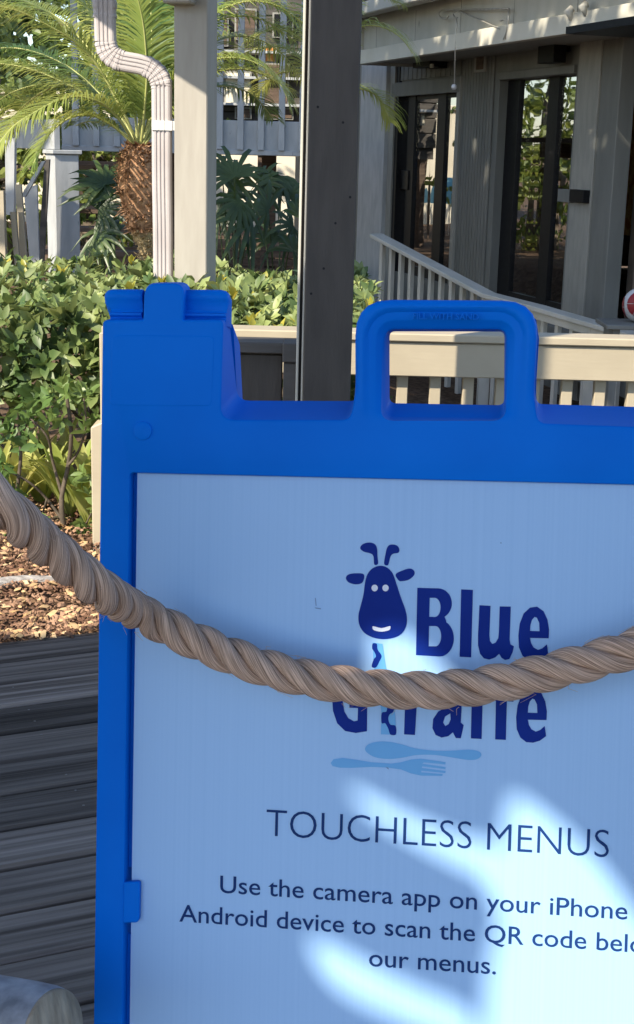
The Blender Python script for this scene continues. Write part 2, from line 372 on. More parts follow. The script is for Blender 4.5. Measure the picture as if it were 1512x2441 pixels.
# outline of the front half in measured pixels, left part; (x, y, corner radius) at the front face
halfF = [(341, 762, 3), (344, 676, 30), (440, 674, 30), (436, 762, 3), (533, 762, 14), (526, 1000, 34), (836, 1000, 22), (846, 930, 40), (845, 712, 88)]
halfB = [(343, 752, 3), (347, 674, 30), (456, 672, 30), (450, 752, 3), (546, 755, 14), (567, 955, 30), (848, 956, 22), (856, 930, 40), (857, 716, 88)]
left0F = [(228, 2441, 0), (243, 762, 9)]
MM = 1/2400.0
CU = (on_sign(846, 850).x + on_sign(1279, 850).x)/2           # symmetry axis of the sign
def build_outline(half, wd, top_l, lx):
    pts = [on_sign(x, y, wd) for x, y, r in half]
    rad = [r*MM for x, y, r in half]
    cu = CU
    q = [(p.x, p.y, r) for p, r in zip(pts, rad)]
    tl = on_sign(*top_l, wd)
    left = [(lx, vbot, 0.01), (lx, tl.y, 14*MM)]
    right = [(2*cu-x, y, r) for x, y, r in q[::-1]]
    end = [(2*cu-lx, tl.y, 14*MM), (2*cu-lx, vbot, 0.01)]
    leg = 0.075
    bottom = [(2*cu-lx-leg, vbot, 0.008), (2*cu-lx-leg-0.012, vbot+0.055, 0.02), (lx+leg+0.012, vbot+0.055, 0.02), (lx+leg, vbot, 0.008)]
    return left + q + right + end + bottom
lxF = on_sign(240, 1100, 0).x
oF = build_outline(halfF, 0.0, (243, 762), lxF); 
oB = build_outline(halfB, -0.046, (243, 752), lxF+0.002)
PF = roundpoly(oF); PB = roundpoly(oB)
rev = area(PF) < 0
if rev: PF = PF[::-1]; PB = PB[::-1]
# handle opening and panel window
hF = [(908, 775, 34), (908, 1003, 30), (1205, 1003, 30), (1216, 775, 34)]
hM = [(917, 783, 24), (917, 992, 24), (1202, 995, 24), (1208, 783, 24)]
hB = [(929, 790, 14), (929, 961, 16), (1202, 966, 16), (1203, 790, 14)]
def hole(P, wd):
    return roundpoly([(*on_sign(x, y, wd), r*MM) for x, y, r in P])
HF, HM, HB = hole(hF, 0), hole(hM, -0.010), hole(hB, -0.046)
wl = on_sign(305, 1500, 0).x; wt = on_sign(1052, 1145, 0).y; cu = CU
WIN = roundpoly([(wl, wt, 0.004), (wl, vbot+0.10, 0.004), (2*cu-wl, vbot+0.10, 0.004), (2*cu-wl, wt, 0.004)])
for nm in ('HF', 'HM', 'HB', 'WIN'):
    P = globals()[nm]
    if area(P) < 0: globals()[nm] = P[::-1]
rf = 0.0024
vh0, vh1 = on_sign(1060, 985).y, on_sign(1060, 930).y; uh0, uh1 = on_sign(822, 850).x, on_sign(1300, 850).x
def fil(p):                                                   # edge rounding: crisp on the body, generous on the handle
    return rf + (0.0075-rf)*sstep((p.y-vh0)/(vh1-vh0)) if uh0 < p.x < uh1 else rf
def voffset(P, k):
    Q = offset(P, -1.0); return [p + (q-p)*fil(p)*k for p, q in zip(P, Q)]
m = MB()
def ring(P, wd): 
    k = len(m.v); m.v += [SL(p.x, p.y, wd) for p in P]; return list(range(k, k+len(P)))
def stitch(a, b_, flip=False):
    L = len(a)
    for i in range(L):
        f = (a[i], b_[i], b_[(i+1) % L], a[(i+1) % L]); m.f.append(f[::-1] if flip else f)
def loftrings(rs, flip=False):
    for a, b_ in zip(rs, rs[1:]): stitch(a, b_, flip)
def vring(k, kw):
    Q = voffset(PF, k); i0 = len(m.v); m.v += [SL(q.x, q.y, -fil(p)*kw) for p, q in zip(PF, Q)]; return list(range(i0, i0+len(Q)))
r0 = vring(1, 0); r1 = vring(0.62, 0.08); r2 = vring(0.29, 0.29); r3 = vring(0.08, 0.62); r4 = vring(0, 1)
r5 = ring(PB, -0.046)
r6 = ring(offset(PB, -0.004), -0.050)
loftrings([r0, r1, r2, r3, r4, r5, r6])
# stepped moulding round the handle opening, fading out at its foot
vb_, vt_ = on_sign(1060, 1003, 0).y, on_sign(1060, 930, 0).y
def hring(P, off, wd):
    Q = offset(P, off); k = len(m.v)
    for p in Q:
        f = sstep((p.y-vb_)/(vt_-vb_)); m.v.append(SL(p.x, p.y, wd*f))
    return list(range(k, k+len(Q)))
hr = [hring(HF, 0.0185, 0.0), hring(HF, 0.0165, -0.0012), hring(HF, 0.0135, -0.0052), hring(HF, 0.011, -0.0060), hring(HF, 0.0065, -0.0064), hring(HF, 0.0045, -0.0078), hring(HF, 0.0015, -0.0125), hring(HF, 0, -0.0135)]
loftrings(hr, True)
ha = ring(offset(HM, 0.001), -0.0155); hb = ring(HB, -0.046)
k = len(m.v); hmid = ring(HM, -0.017)
loftrings([hr[-1], ha, hmid, hb], True)
w0 = ring(offset(WIN, rf), 0); w1 = ring(offset(WIN, rf*0.3), -rf*0.3); w2 = ring(WIN, -rf); w3 = ring(WIN, -0.030)
loftrings([w0, w1, w2, w3], True)
loops = [[m.v[i] for i in r0], [m.v[i] for i in hr[0]], [m.v[i] for i in w0]]
idx = r0 + hr[0] + w0
for t3 in tessellate_polygon(loops):
    f = tuple(idx[i] for i in t3)
    a, b_, c = (m.v[i] for i in f)
    if (b_-a).cross(c-a).y > 0: f = f[::-1]
    m.f.append(f)
# back sheet of the front half
loops = [[m.v[i] for i in r6], [m.v[i] for i in hb], [m.v[i] for i in w3]]; idx = r6 + hb + w3
for t3 in tessellate_polygon(loops): m.f.append(tuple(idx[i] for i in t3))
fr = m.build('front_frame', M['blue'], sign, smooth=True, local=True, sharp=32)
# recessed channel behind the panel edges
for sx in (-1, 1):
    b = MB(); a = cu + sx*(cu-wl); q = cu + sx*(cu-wl-0.016)
    lo_, hi_ = min(a, q), max(a, q)
    for (va, vb2) in ((wt+0.004, on_sign(310, 2066, -0.016).y), (on_sign(310, 2226, -0.016).y, vbot+0.095)):
        b.box(SL(lo_-0.004, vb2, -0.016), (hi_-lo_+0.004, 0, 0), (0, 0.004, 0), (0, 0, va-vb2))
    b.build('channel', M['blue'], sign, local=True)
# panel with print
pl = on_sign(328, 1130, -0.007).x
pnl = MB().box(SL(pl, vbot+0.09, -0.011), (2*cu-2*pl, 0, 0), (0, -0.004, 0), (0, 0, wt+0.02-vbot-0.09)).build('notice_panel', M['panel'], sign, local=True)
pnl['label'] = 'white fluted plastic notice printed in navy blue'
# clip tabs over the panel edge
tp = [(296, 2103, 4), (334, 2101, 10), (332, 2199, 12), (294, 2199, 4)]
for sx in (-1, 1):
    P = roundpoly([(*on_sign(x, y, 0), r*MM) for x, y, r in tp])
    if sx > 0: P = [Vector((2*cu-p.x, p.y)) for p in P]
    if area(P) < 0: P = P[::-1]
    m = MB(); a = ring(offset(P, -0.0012), 0.0012); b1 = ring(P, 0.0003); c1 = ring(P, -0.0055)
    loftrings([a, b1, c1]); m.f.append(tuple(a))
    m.build('clip_tab', M['blue'], sign, smooth=True, local=True, sharp=35)
# rivet discs
for px in (0, 1):
    p = on_sign(341, 1027); cx_ = p.x if px == 0 else 2*cu-p.x
    P = [Vector((cx_+0.0098*math.cos(t*math.pi/16), p.y+0.0098*math.sin(t*math.pi/16))) for t in range(32)]
    m = MB(); a = ring(offset(P, -0.0018), 0.0022); b1 = ring(offset(P, -0.0005), 0.0016); c1 = ring(P, -0.0008); loftrings([a, b1, c1]); m.f.append(tuple(a))
    m.build('rivet', M['blue'], sign, smooth=True, local=True, sharp=50)
# shallow moulded outline on the hinge blocks
for sx in (0, 1):
    P = roundpoly([(*on_sign(x, y), r*MM) for x, y, r in [(262, 966, 12), (267, 799, 16), (512, 801, 16), (505, 968, 12)]])
    if sx: P = [Vector((2*cu-p.x, p.y)) for p in P]
    if area(P) < 0: P = P[::-1]
    m = MB(); a = ring(P, 0.0001); b1 = ring(offset(P, -0.0009), 0.0006); loftrings([a, b1]); m.f.append(tuple(b1))
    m.build('moulded_panel', M['blue'], sign, smooth=True, local=True, sharp=60)
# hinge knuckles of the rear half
def knuckle(x0, x1, roundl, roundr):
    yc, ry = 706, 18                                           # (w, v) profile, closed
    prof = []
    vc_ = on_sign(300, yc, -0.02).y; r_ = ry*MM
    for k in range(13):                                        # from behind over the top to the front underside
        t = R(150) - k*R(195)/12
        prof.append((-0.024 + r_*1.15*math.cos(t), vc_ + r_*math.sin(t)))
    for (dw, py) in ((-0.0185, 727), (-0.0205, 738), (-0.0195, 744), (-0.0150, 747), (-0.0150, 752), (-0.0185, 757), (-0.0185, 775)):
        prof.append((dw, on_sign(300, py, -0.02).y))
    prof.append((-0.046, on_sign(300, 775, -0.02).y)); prof.append((-0.046, vc_))
    u0, u1 = on_sign(x0, 706, -0.02).x, on_sign(x1, 706, -0.02).x
    m = MB(); cw = -0.030; cv = vc_ - 0.004
    secs = []
    if roundl: secs += [(u0, 0.35), (u0+0.0012, 0.68), (u0+0.004, 0.9), (u0+0.009, 1.0)]
    else: secs += [(u0, 0.93), (u0+0.0015, 1.0)]
    if roundr: secs += [(u1-0.009, 1.0), (u1-0.004, 0.9), (u1-0.0012, 0.68), (u1, 0.35)]
    else: secs += [(u1-0.0015, 1.0), (u1, 0.93)]
    n = len(prof)
    for (u, s_) in secs:
        for (wd, v) in prof:
            if v > vc_-0.012: m.v.append(SL(u, cv+(v-cv)*s_, cw+(wd-cw)*s_))
            else:
                uu = max(u, u0+0.008) if roundl else u
                m.v.append(SL(min(uu, u1-0.002) if roundr else uu, v, wd))
    for i in range(len(secs)-1):
        for j in range(n): m.f.append((i*n+j, i*n+(j+1) % n, (i+1)*n+(j+1) % n, (i+1)*n+j))
    m.f.append(tuple(range(n))[::-1]); m.f.append(tuple((len(secs)-1)*n+j for j in range(n)))
    return m
for sx in (0, 1):
    for (x0, x1, a, q) in ((247, 341, True, False), (443, 546, False, True)):
        m = knuckle(x0, x1, a, q)
        if sx:
            m.v = [Vector((2*cu-v.x, v.y, v.z)) for v in m.v]; m.f = [f[::-1] for f in m.f]
        m.build('hinge_knuckle', M['blue'], sign, smooth=True, local=True, sharp=40)
# rear half: same outline leaning away from the hinge
hv = on_sign(300, 706).y; ANG = R(23.5)
def back(p, wd):
    v2 = hv + (p.y-hv)*math.cos(ANG); w2 = -0.054 + (p.y-hv)*math.sin(ANG)*1.0
    return SL(p.x, v2 + wd*math.sin(ANG), w2 + wd*math.cos(ANG))
m = MB()
oC = [(x, y, r) for x, y, r in build_outline([(h[0]-6, h[1]+(8 if h[1] > 900 else -2), h[2]) for h in halfF], 0.0, (246, 762), lxF+0.004)]
PC = roundpoly(oC, 3)
if area(PC) < 0: PC = PC[::-1]
HC = roundpoly([(*on_sign(x, y, 0), r*MM) for x, y, r in [(890, 735, 20), (890, 1015, 20), (1235, 1015, 20), (1235, 735, 20)]], 3)
WC = roundpoly([(wl+0.01, wt, 0.004), (wl+0.01, vbot+0.10, 0.004), (2*cu-wl-0.01, vbot+0.10, 0.004), (2*cu-wl-0.01, wt, 0.004)], 3)
for nm in ('HC', 'WC'):
    P = globals()[nm]
    if area(P) < 0: globals()[nm] = P[::-1]
def bring(P, wd):
    k = len(m.v); m.v += [back(p, wd) for p in P]; return list(range(k, k+len(P)))
a0, a1 = bring(PC, 0.0), bring(PC, -0.04); h0, h1 = bring(HC, 0), bring(HC, -0.04); q0, q1 = bring(WC, 0), bring(WC, -0.04)
stitch(a0, a1); stitch(h0, h1, True); stitch(q0, q1, True)
for (rs, ps) in (((a0, h0, q0), (PC, HC, WC)), ((a1, h1, q1), (PC, HC, WC))):
    idx = rs[0]+rs[1]+rs[2]
    for t3 in tessellate_polygon([[Vector((p.x, p.y, 0)) for p in P] for P in ps]): m.f.append(tuple(idx[i] for i in t3))
m.build('rear_frame', M['blue'], sign, local=True, smooth=True, sharp=30)
m = MB()
zq = [(wl+0.004, wt+0.01), (2*cu-wl-0.004, wt+0.01), (2*cu-wl-0.004, vbot+0.09), (wl+0.004, vbot+0.09)]
m.add([back(Vector(p), -0.030) for p in zq] + [back(Vector(p), -0.034) for p in zq], [(0, 1, 2, 3), (7, 6, 5, 4), (0, 4, 5, 1), (1, 5, 6, 2), (2, 6, 7, 3), (3, 7, 4, 0)])
m.build('rear_panel', M['panel'], sign, local=True)

# --- print on the panel: traced from the logo, laid flat on the sheet
PWD = -0.0066
def zl(zx, zy): return ((1200+zx*0.79365)*0.59598, (2050+zy*0.79365)*0.59598)
def zt(zx, zy): return ((600+zx*1.28108)*0.59598, (3100+zy*1.28108)*0.59598)
def printpoly(name, outer, holes, m_, lift=0.0, smooth_=0, parent=pnl):
    def conv(P, k): 
        P = [zl(*p) for p in P]
        if k: P = [(v.x, v.y) for v in catmull([(*p, 0) for p in P], k, True)]
        return [on_sign(x, y, PWD) for x, y in P]
    loops = [conv(outer, smooth_)] + [conv(h, 4 if smooth_ else 0) for h in holes]
    vs = []; L = []
    for lp in loops: L.append([Vector((p.x, p.y, 0)) for p in lp]); vs += [SL(p.x, p.y, PWD+lift) for p in lp]
    fs = []
    for t3 in tessellate_polygon(L):
        a, b_, c = (vs[i] for i in t3); f = tuple(t3)
        if (b_-a).cross(c-a).y > 0: f = f[::-1]
        fs.append(f)
    o = mesh(name, vs, fs, m_, parent, local=True); return o
head = [(405, 268), (440, 278), (468, 308), (487, 360), (508, 425), (531, 488), (540, 535), (533, 580), (508, 614), (468, 632), (420, 638), (370, 630), (325, 606), (300, 567), (295, 520), (305, 475), (320, 415), (328, 355), (340, 312), (366, 281)]
printpoly('printed_emblem', head, [], M['ink'], 0.0002, 4)
for ex in (377, 432):
    printpoly('printed_eye', [(ex+16*math.cos(t*0.3927), 380+17*math.sin(t*0.3927)) for t in range(16)], [], M['white_ink'], 0.0005)
printpoly('printed_mouth', [(366, 578), (372, 573), (412, 582), (452, 572), (457, 578), (450, 592), (412, 600), (374, 593)], [], M['white_ink'], 0.0005, 3)
for P in ([(375, 262), (371, 222), (358, 207), (322, 197), (304, 180), (316, 160), (347, 151), (376, 158), (389, 182), (391, 222), (394, 258)],
          [(425, 259), (431, 212), (440, 176), (456, 162), (485, 164), (501, 182), (497, 202), (470, 208), (456, 224), (445, 264)],
          [(323, 312), (316, 352), (282, 362), (246, 352), (232, 330), (245, 312), (282, 306)],
          [(483, 311), (520, 291), (555, 282), (576, 294), (576, 315), (550, 338), (515, 346), (497, 341)]):
    printpoly('printed_emblem', P, [], M['ink'], 0.0002, 4)
def arc(cx, cy, rx, ry, a0, a1, n=14): return [(cx+rx*math.cos(R(lerp(a0, a1, i/n))), cy+ry*math.sin(R(lerp(a0, a1, i/n)))) for i in range(n+1)]
letB = [(592, 379), (690, 382)] + arc(696, 458, 70, 76, -90, 62) + [(735, 540)] + arc(706, 634, 70, 91, -62, 90) + [(585, 718)]
hb1 = [(654, 430), (676, 430)] + arc(680, 478, 29, 48, -90, 90) + [(652, 525)]
hb2 = [(651, 572), (680, 572)] + arc(684, 623, 28, 51, -90, 90) + [(649, 674)]
printpoly('printed_letter', letB, [hb1, hb2], M['ink'], 0.0002)
printpoly('printed_letter', [(813, 387), (872, 390), (863, 730), (805, 727)], [], M['ink'], 0.0002)
letu = [(905, 467), (961, 470), (955, 620), (958, 648), (970, 662), (987, 655), (1000, 632), (1003, 600), (1007, 473), (1063, 474), (1057, 640), (1061, 664), (1079, 674), (1072, 704), (1056, 738), (1034, 743), (1016, 732), (1004, 712), (985, 730), (955, 741), (928, 735), (908, 712), (898, 670), (898, 620)]
printpoly('printed_letter', letu, [], M['ink'], 0.0002)
lete = [(1254, 634), (1256, 590), (1248, 540), (1228, 497), (1195, 474), (1160, 479), (1128, 508), (1108, 560), (1101, 620), (1104, 680), (1122, 722), (1152, 745), (1185, 748), (1220, 738), (1252, 715), (1245, 664), (1222, 684), (1200, 692), (1178, 680), (1165, 658), (1160, 632)]
hole_e = [(1160, 596), (1208, 598), (1206, 556), (1194, 530), (1183, 526), (1170, 540), (1162, 566)]
printpoly('printed_letter', lete, [hole_e], M['ink'], 0.0002)
sh = lambda P, dx, dy: [(x+dx, y+dy) for x, y in P]
printpoly('printed_letter', sh(lete, -11, 412), [sh(hole_e, -11, 412)], M['ink'], 0.0002)
letG = [(340, 940), (338, 1102), (282, 1111), (228, 1101), (188, 1062), (167, 1000), (163, 940), (175, 870), (215, 815), (275, 798), (335, 812), (328, 866), (285, 856), (248, 868), (225, 905), (216, 950), (224, 1002), (244, 1036), (272, 1052), (291, 1048), (293, 985), (250, 984), (250, 940)]
printpoly('printed_letter', letG, [], M['ink'], 0.0002)
letr = [(533, 880), (585, 882), (586, 902), (612, 884), (642, 882), (640, 940), (612, 936), (592, 956), (588, 985), (580, 1121), (525, 1118)]
printpoly('printed_letter', letr, [], M['ink'], 0.0002)
leta = [(690, 905), (735, 890), (785, 898), (812, 930), (815, 985), (811, 1058), (826, 1071), (819, 1104), (811, 1138), (786, 1136), (771, 1108), (748, 1127), (714, 1134), (684, 1121), (668, 1086), (672, 1040), (697, 1003), (735, 982), (764, 980), (764, 955), (748, 940), (700, 950)]
printpoly('printed_letter', leta, [[(758, 1012), (732, 1028), (722, 1058), (733, 1076), (750, 1066), (760, 1042)]], M['ink'], 0.0002)
for dx, dy in ((0, 0), (122, 5)):
    printpoly('printed_letter', sh([(868, 860), (880, 815), (915, 795), (960, 800), (956, 845), (932, 842), (923, 865), (923, 900), (956, 902), (954, 948), (921, 946), (916, 1141), (862, 1138), (866, 944), (842, 942), (843, 897), (867, 898)], dx, dy), [], M['ink'], 0.0002)
# patterned neck of the emblem
neck = [(366, 655), (416, 662), (430, 760), (455, 880), (478, 980), (486, 1120), (408, 1118), (410, 1000), (395, 880), (372, 770)]
printpoly('printed_neck', neck, [], M['sky_ink'], 0.0001)
for P in ([(368, 660), (388, 662), (392, 690), (412, 722), (400, 752), (384, 780), (362, 776), (372, 740), (384, 724), (374, 700), (364, 684)],
          [(445, 970), (472, 985), (470, 1005), (452, 1018), (446, 1040), (456, 1068), (482, 1075), (484, 1118), (456, 1118), (446, 1090), (430, 1062), (412, 1060), (413, 1010), (436, 1002)],
          [(392, 800), (430, 800), (440, 850), (420, 880), (402, 860)], [(420, 900), (462, 915), (466, 950), (430, 948)]):
    printpoly('printed_spot', P, [], M['ink'], 0.0003, 4)
spoon = [(328, 1192), (345, 1168), (390, 1155), (450, 1155), (520, 1170), (580, 1188), (680, 1200), (760, 1200), (850, 1195), (900, 1203), (915, 1222), (895, 1242), (850, 1247), (770, 1235), (680, 1222), (590, 1222), (520, 1235), (450, 1242), (385, 1235), (345, 1215)]
printpoly('printed_spoon', spoon, [], M['sky_ink'], 0.0002, 4)
fork = [(155, 1262), (170, 1243), (215, 1236), (280, 1245), (360, 1258), (460, 1265), (510, 1258), (560, 1244), (610, 1240), (735, 1258), (733, 1270), (625, 1259), (617, 1266), (735, 1283), (733, 1293), (617, 1279), (614, 1287), (735, 1303), (733, 1313), (612, 1301), (612, 1309), (720, 1318), (718, 1327), (612, 1326), (560, 1315), (510, 1295), (440, 1285), (360, 1282), (260, 1287), (200, 1286), (165, 1278)]
printpoly('printed_fork', fork, [], M['sky_ink'], 0.0002)
for P in ([(74, 478), (105, 482), (108, 488), (80, 484)], [(76, 430), (80, 430), (84, 470), (80, 470)], [(430, 1280), (445, 1284), (450, 1296), (440, 1290)], [(1010, 150), (1016, 150), (1017, 156), (1010, 156)]):
    printpoly('scuff', P, [], M['scuff'], 0.0002)
# text lines
def text_line(txt, p0, p1, cap, m_, off=0.0, lift=0.0002, name='printed_line', parent=pnl, wd=PWD, space=1.0, extr=0.0):
    a, b_ = on_sign(*p0, wd), on_sign(*p1, wd)
    cv = bpy.data.curves.new('txt', 'FONT'); cv.body = txt; cv.size = 1.0; cv.offset = off; cv.space_character = space; cv.resolution_u = 4
    if extr: cv.extrude = extr
    to = bpy.data.objects.new('txt', cv); C.objects.link(to)
    dg = bpy.context.evaluated_depsgraph_get(); me = bpy.data.meshes.new_from_object(to.evaluated_get(dg))
    bpy.data.objects.remove(to); bpy.data.curves.remove(cv)
    xs_ = [v.co.x for v in me.vertices]; x0, x1 = min(xs_), max(xs_)
    c2 = bpy.data.curves.new('h', 'FONT'); c2.body = 'H'; c2.size = 1.0; c2.offset = off
    to = bpy.data.objects.new('h', c2); C.objects.link(to); dg = bpy.context.evaluated_depsgraph_get(); mh = bpy.data.meshes.new_from_object(to.evaluated_get(dg))
    hh = max(v.co.y for v in mh.vertices); bpy.data.objects.remove(to); bpy.data.meshes.remove(mh)
    d = b_-a; sx = d.length/(x1-x0); sy = cap*MM/hh; d.normalize(); nrm = Vector((-d.y, d.x))
    for v in me.vertices:
        p = a + d*((v.co.x-x0)*sx) + nrm*(v.co.y*sy); v.co = SL(p.x, p.y, wd+lift+v.co.z*(0.001 if extr else 0))
    me.materials.clear(); me.materials.append(m_)
    o = bpy.data.objects.new(name, me); C.objects.link(o); o.parent = parent; return o
text_line('TOUCHLESS MENUS', zt(363, 190), zt(1432, 258), 66, M['ink2'], off=-0.012)
text_line('Use the camera app on your iPhone', zt(219, 367), zt(1490, 451), 43, M['ink2'], off=0.004)
text_line('Android device to scan the QR code below', zt(92, 457), zt(1610, 560), 43, M['ink2'], off=0.004)
text_line('our menus.', zt(684, 596), zt(1080, 622), 43, M['ink2'], off=0.004)
text_line('FILL WITH SAND', (984, 760), (1141, 762), 14, M['blue'], lift=0.0, name='moulded_lettering', parent=sign, wd=-0.0011, extr=1.4)

# ------------------------------------------------------------------ rope barrier
rp = [(-420, 800, 1.13), (-260, 950, 1.135), (-120, 1085, 1.145), (0, 1200, 1.155), (100, 1290, 1.21), (240, 1404, 1.28), (330, 1459, 0), (480, 1534, 0), (640, 1594, 0), (800, 1629, 0), (940, 1644, 0), (1060, 1644, 0), (1200, 1626, 0), (1330, 1596, 0), (1420, 1573, 0), (1512, 1545, 0), (1650, 1494, 0), (1800, 1424, 0), (2000, 1300, 1.16), (2250, 1110, 1.08), (2450, 930, 1.02)]
cp = []
for x, y, d in rp:
    if d == 0: d = (on_plane(x, y, SO, SN)-CAM).dot(F_) - (0.075 if x < 400 else 0.052)
    cp.append(CAM + ray(x, y)*d)
path = catmull(cp, 60)
# even spacing
L = [0]
for a, b_ in zip(path, path[1:]): L.append(L[-1]+(b_-a).length)
step = 0.0028; n = int(L[-1]/step); ev = []; j = 0
for i in range(n):
    s_ = i*step
    while L[j+1] < s_: j += 1
    t = (s_-L[j])/(L[j+1]-L[j]); ev.append(path[j].lerp(path[j+1], t))
rope = empty('barrier_rope', path[0], 'thick tan twisted rope sagging across the front of the blue sign', 'rope')
RR, LAY = 0.0186, 0.108
NS = 26
for strand in range(3):
    m = MB(); uvs = []
    prev = None
    for i, p in enumerate(ev):
        t = (ev[min(i+1, n-1)]-ev[max(i-1, 0)]).normalized()
        sd = t.cross(Vector((0, 0, 1))).normalized(); up = sd.cross(t)
        ph = 2*math.pi*(i*step/LAY) + strand*2*math.pi/3 + 0.3
        off = (up*math.cos(ph) + sd*math.sin(ph))           # outward
        tanv = (-up*math.sin(ph) + sd*math.cos(ph))
        c = p + off*RR*0.545
        # section frame leans with the lay
        for q in range(NS):
            a = 2*math.pi*q/NS + math.pi
            r_ = RR*0.545*(1 + 0.018*noise.noise(Vector((i*0.06, q*0.9, strand*9))))
            m.v.append(c + off*(math.cos(a)*r_*0.88) + tanv*(math.sin(a)*r_*1.08))
    for i in range(n-1):
        for q in range(NS): m.f.append((i*NS+q, i*NS+(q+1) % NS, (i+1)*NS+(q+1) % NS, (i+1)*NS+q)); uvs.append((i, q))
    o = m.build('rope_strand', M['rope'], rope, smooth=True)
    uvl = o.data.uv_layers.new(name='UVMap'); arr = []
    TW = 0.12                                               # yarns run against the lay
    for (i, q) in uvs:
        for (ii, qq) in ((i, q), (i, q+1), (i+1, q+1), (i+1, q)):
            arr += [qq/NS*46.0 + ii*step*200*TW, ii*step*26]
    uvl.data.foreach_set('uv', arr)
fz = MB(); rr = random.Random(5)
for k in range(150):
    i = rr.randrange(60, n-60); t = (ev[i+1]-ev[i]).normalized(); sd = t.cross(Vector((0, 0, 1))).normalized(); up = sd.cross(t)
    a = rr.uniform(0, 6.28); o_ = (up*math.cos(a)+sd*math.sin(a)); p = ev[i]+o_*RR*0.95
    q = [p, p+o_*rr.uniform(0.001, 0.003)+t*rr.uniform(-.006, .006), p+o_*rr.uniform(0.002, 0.006)+t*rr.uniform(-.012, .012)+Vector((0, 0, -0.002))]
    fz.tube(q, [0.0003, 0.00025, 0.00015], 3, False)
tag(fz.build('loose_fibres', M['rope'], rope), kind='stuff')
for q_, lab in ((cp[0], 'round timber post tying the rope beside the deck edge'), (cp[-1], 'round timber post tying the rope beyond the far side of the sign')):
    t_ = empty('rope_post', (q_.x, q_.y, 0), lab, 'post')
    MB().tube([(q_.x, q_.y, 0.004), (q_.x, q_.y, q_.z+0.07), (q_.x, q_.y, q_.z+0.085)], [0.05, 0.049, 0.035], 24).build('shaft', M['log'], t_, smooth=True, sharp=40)
    MB().tube([(q_.x, q_.y, q_.z-0.022), (q_.x, q_.y, q_.z+0.022)], 0.056, 24).build('rope_wrap', M['rope'], t_, smooth=True, sharp=50)
# round rail end in the lower left corner, carried on a short post
M['wpost'] = mat('mottled_galvanised', (0.13, 0.145, 0.175), (0.42, 0.45, 0.51), rough=0.6, scale=34, stretch=(1, 1, 1), bump=0.35, bscale=60, bdist=0.002, lo=0.3, hi=0.7)
M['wpost2'] = mat('worn_tan_face', (0.20, 0.165, 0.12), (0.36, 0.31, 0.235), rough=0.8, scale=30, stretch=(3, 3, 0.5), bump=0.3, bscale=40)
ec = CAM + ray(131, 2474)*1.30
axd = (XC*0.87 - F_*0.46 + YC*0.03).normalized()
re_ = empty('pipe_rail', (ec.x-axd.x*0.3, ec.y-axd.y*0.3, 0), 'mottled grey round rail end with worn tan face at the edge of the deck', 'rail')
ra = axd.cross(Zv).normalized(); rb = ra.cross(axd); RP = 0.0455; NSG = 44
def rings_(prof, name, m_, par_):
    m = MB()
    for (t_, r_) in prof:
        for q in range(NSG):
            a = 2*math.pi*q/NSG; m.v.append(ec + axd*t_ + (ra*math.cos(a)+rb*math.sin(a))*r_)
    for i in range(len(prof)-1):
        for q in range(NSG): m.f.append((i*NSG+q, i*NSG+(q+1) % NSG, (i+1)*NSG+(q+1) % NSG, (i+1)*NSG+q))
    m.f.append(tuple((len(prof)-1)*NSG+q for q in range(NSG)))
    return m.build(name, m_, par_, smooth=True, sharp=55)
rings_([(-0.62, RP*1.08), (-0.30, RP*1.06), (-0.12, RP*1.04), (-0.03, RP*1.02), (-0.012, RP), (-0.004, RP*0.965)], 'pipe', M['wpost'], re_)
rings_([(-0.010, RP*0.96), (-0.0015, RP*0.955), (0.0, RP*0.93), (0.0004, RP*0.5)], 'end_face', M['wpost2'], re_)
ec = ec - rb*RP*0.62 + ra*0.0
rings_([(-0.002, RP*0.36), (0.008, RP*0.36), (0.011, RP*0.30), (0.012, RP*0.1)], 'bolt', M['black'], re_)
ec = ec + rb*RP*0.62
pb0 = ec - axd*0.3
MB().tube([(pb0.x, pb0.y, 0.003), (pb0.x, pb0.y, pb0.z-0.02)], 0.04, 20).build('post', M['wpost'], re_, smooth=True, sharp=50)

# ------------------------------------------------------------------ posts and fences round the deck
M['darkg'] = mat('dark_grey_paint', (0.058, 0.052, 0.047), (0.078, 0.070, 0.064), rough=0.6, scale=6, stretch=(1, 1, 4), bump=0.2, bscale=18, speck=((0.04, 0.036, 0.034), 14.0, 0.74))
YP = 3.85
a, b_ = at_y(733, 400, YP), at_y(852, 400, YP)
dp = empty('deck_post', (a.x, YP, 0), 'dark brown square timber post in shade behind the sign handle', 'post')
bbox('shaft', (a.x, YP, -0.1), X*(b_.x-a.x), Yv*0.137, Zv*3.2, M['dark'], dp, 0.004)
for (x0, x1, dy) in ((715.5, 722.5, 0.055), (729, 735, 0.02)):
    p, q = at_y(x0, 400, YP+dy), at_y(x1, 400, YP+dy)
    bbox('edge_batten', (p.x, YP+dy, -0.1), X*(q.x-p.x-0.0005), Yv*0.03, Zv*3.2, M['fascia'], dp, 0.0015)
bbox('back_batten', (at_y(722, 400, YP+0.07).x, YP+0.075, -0.1), X*0.012, Yv*0.05, Zv*3.2, M['dark'], dp, 0)
for (x, y) in ((818, 292), (758, 255), (800, 532), (772, 640), (835, 470), (742, 700)):
    p = at_y(x, y, YP); MB().tube([p+Yv*0.001, p-Yv*0.0006], 0.0035, 8).build('nail_head', M['black'], dp)
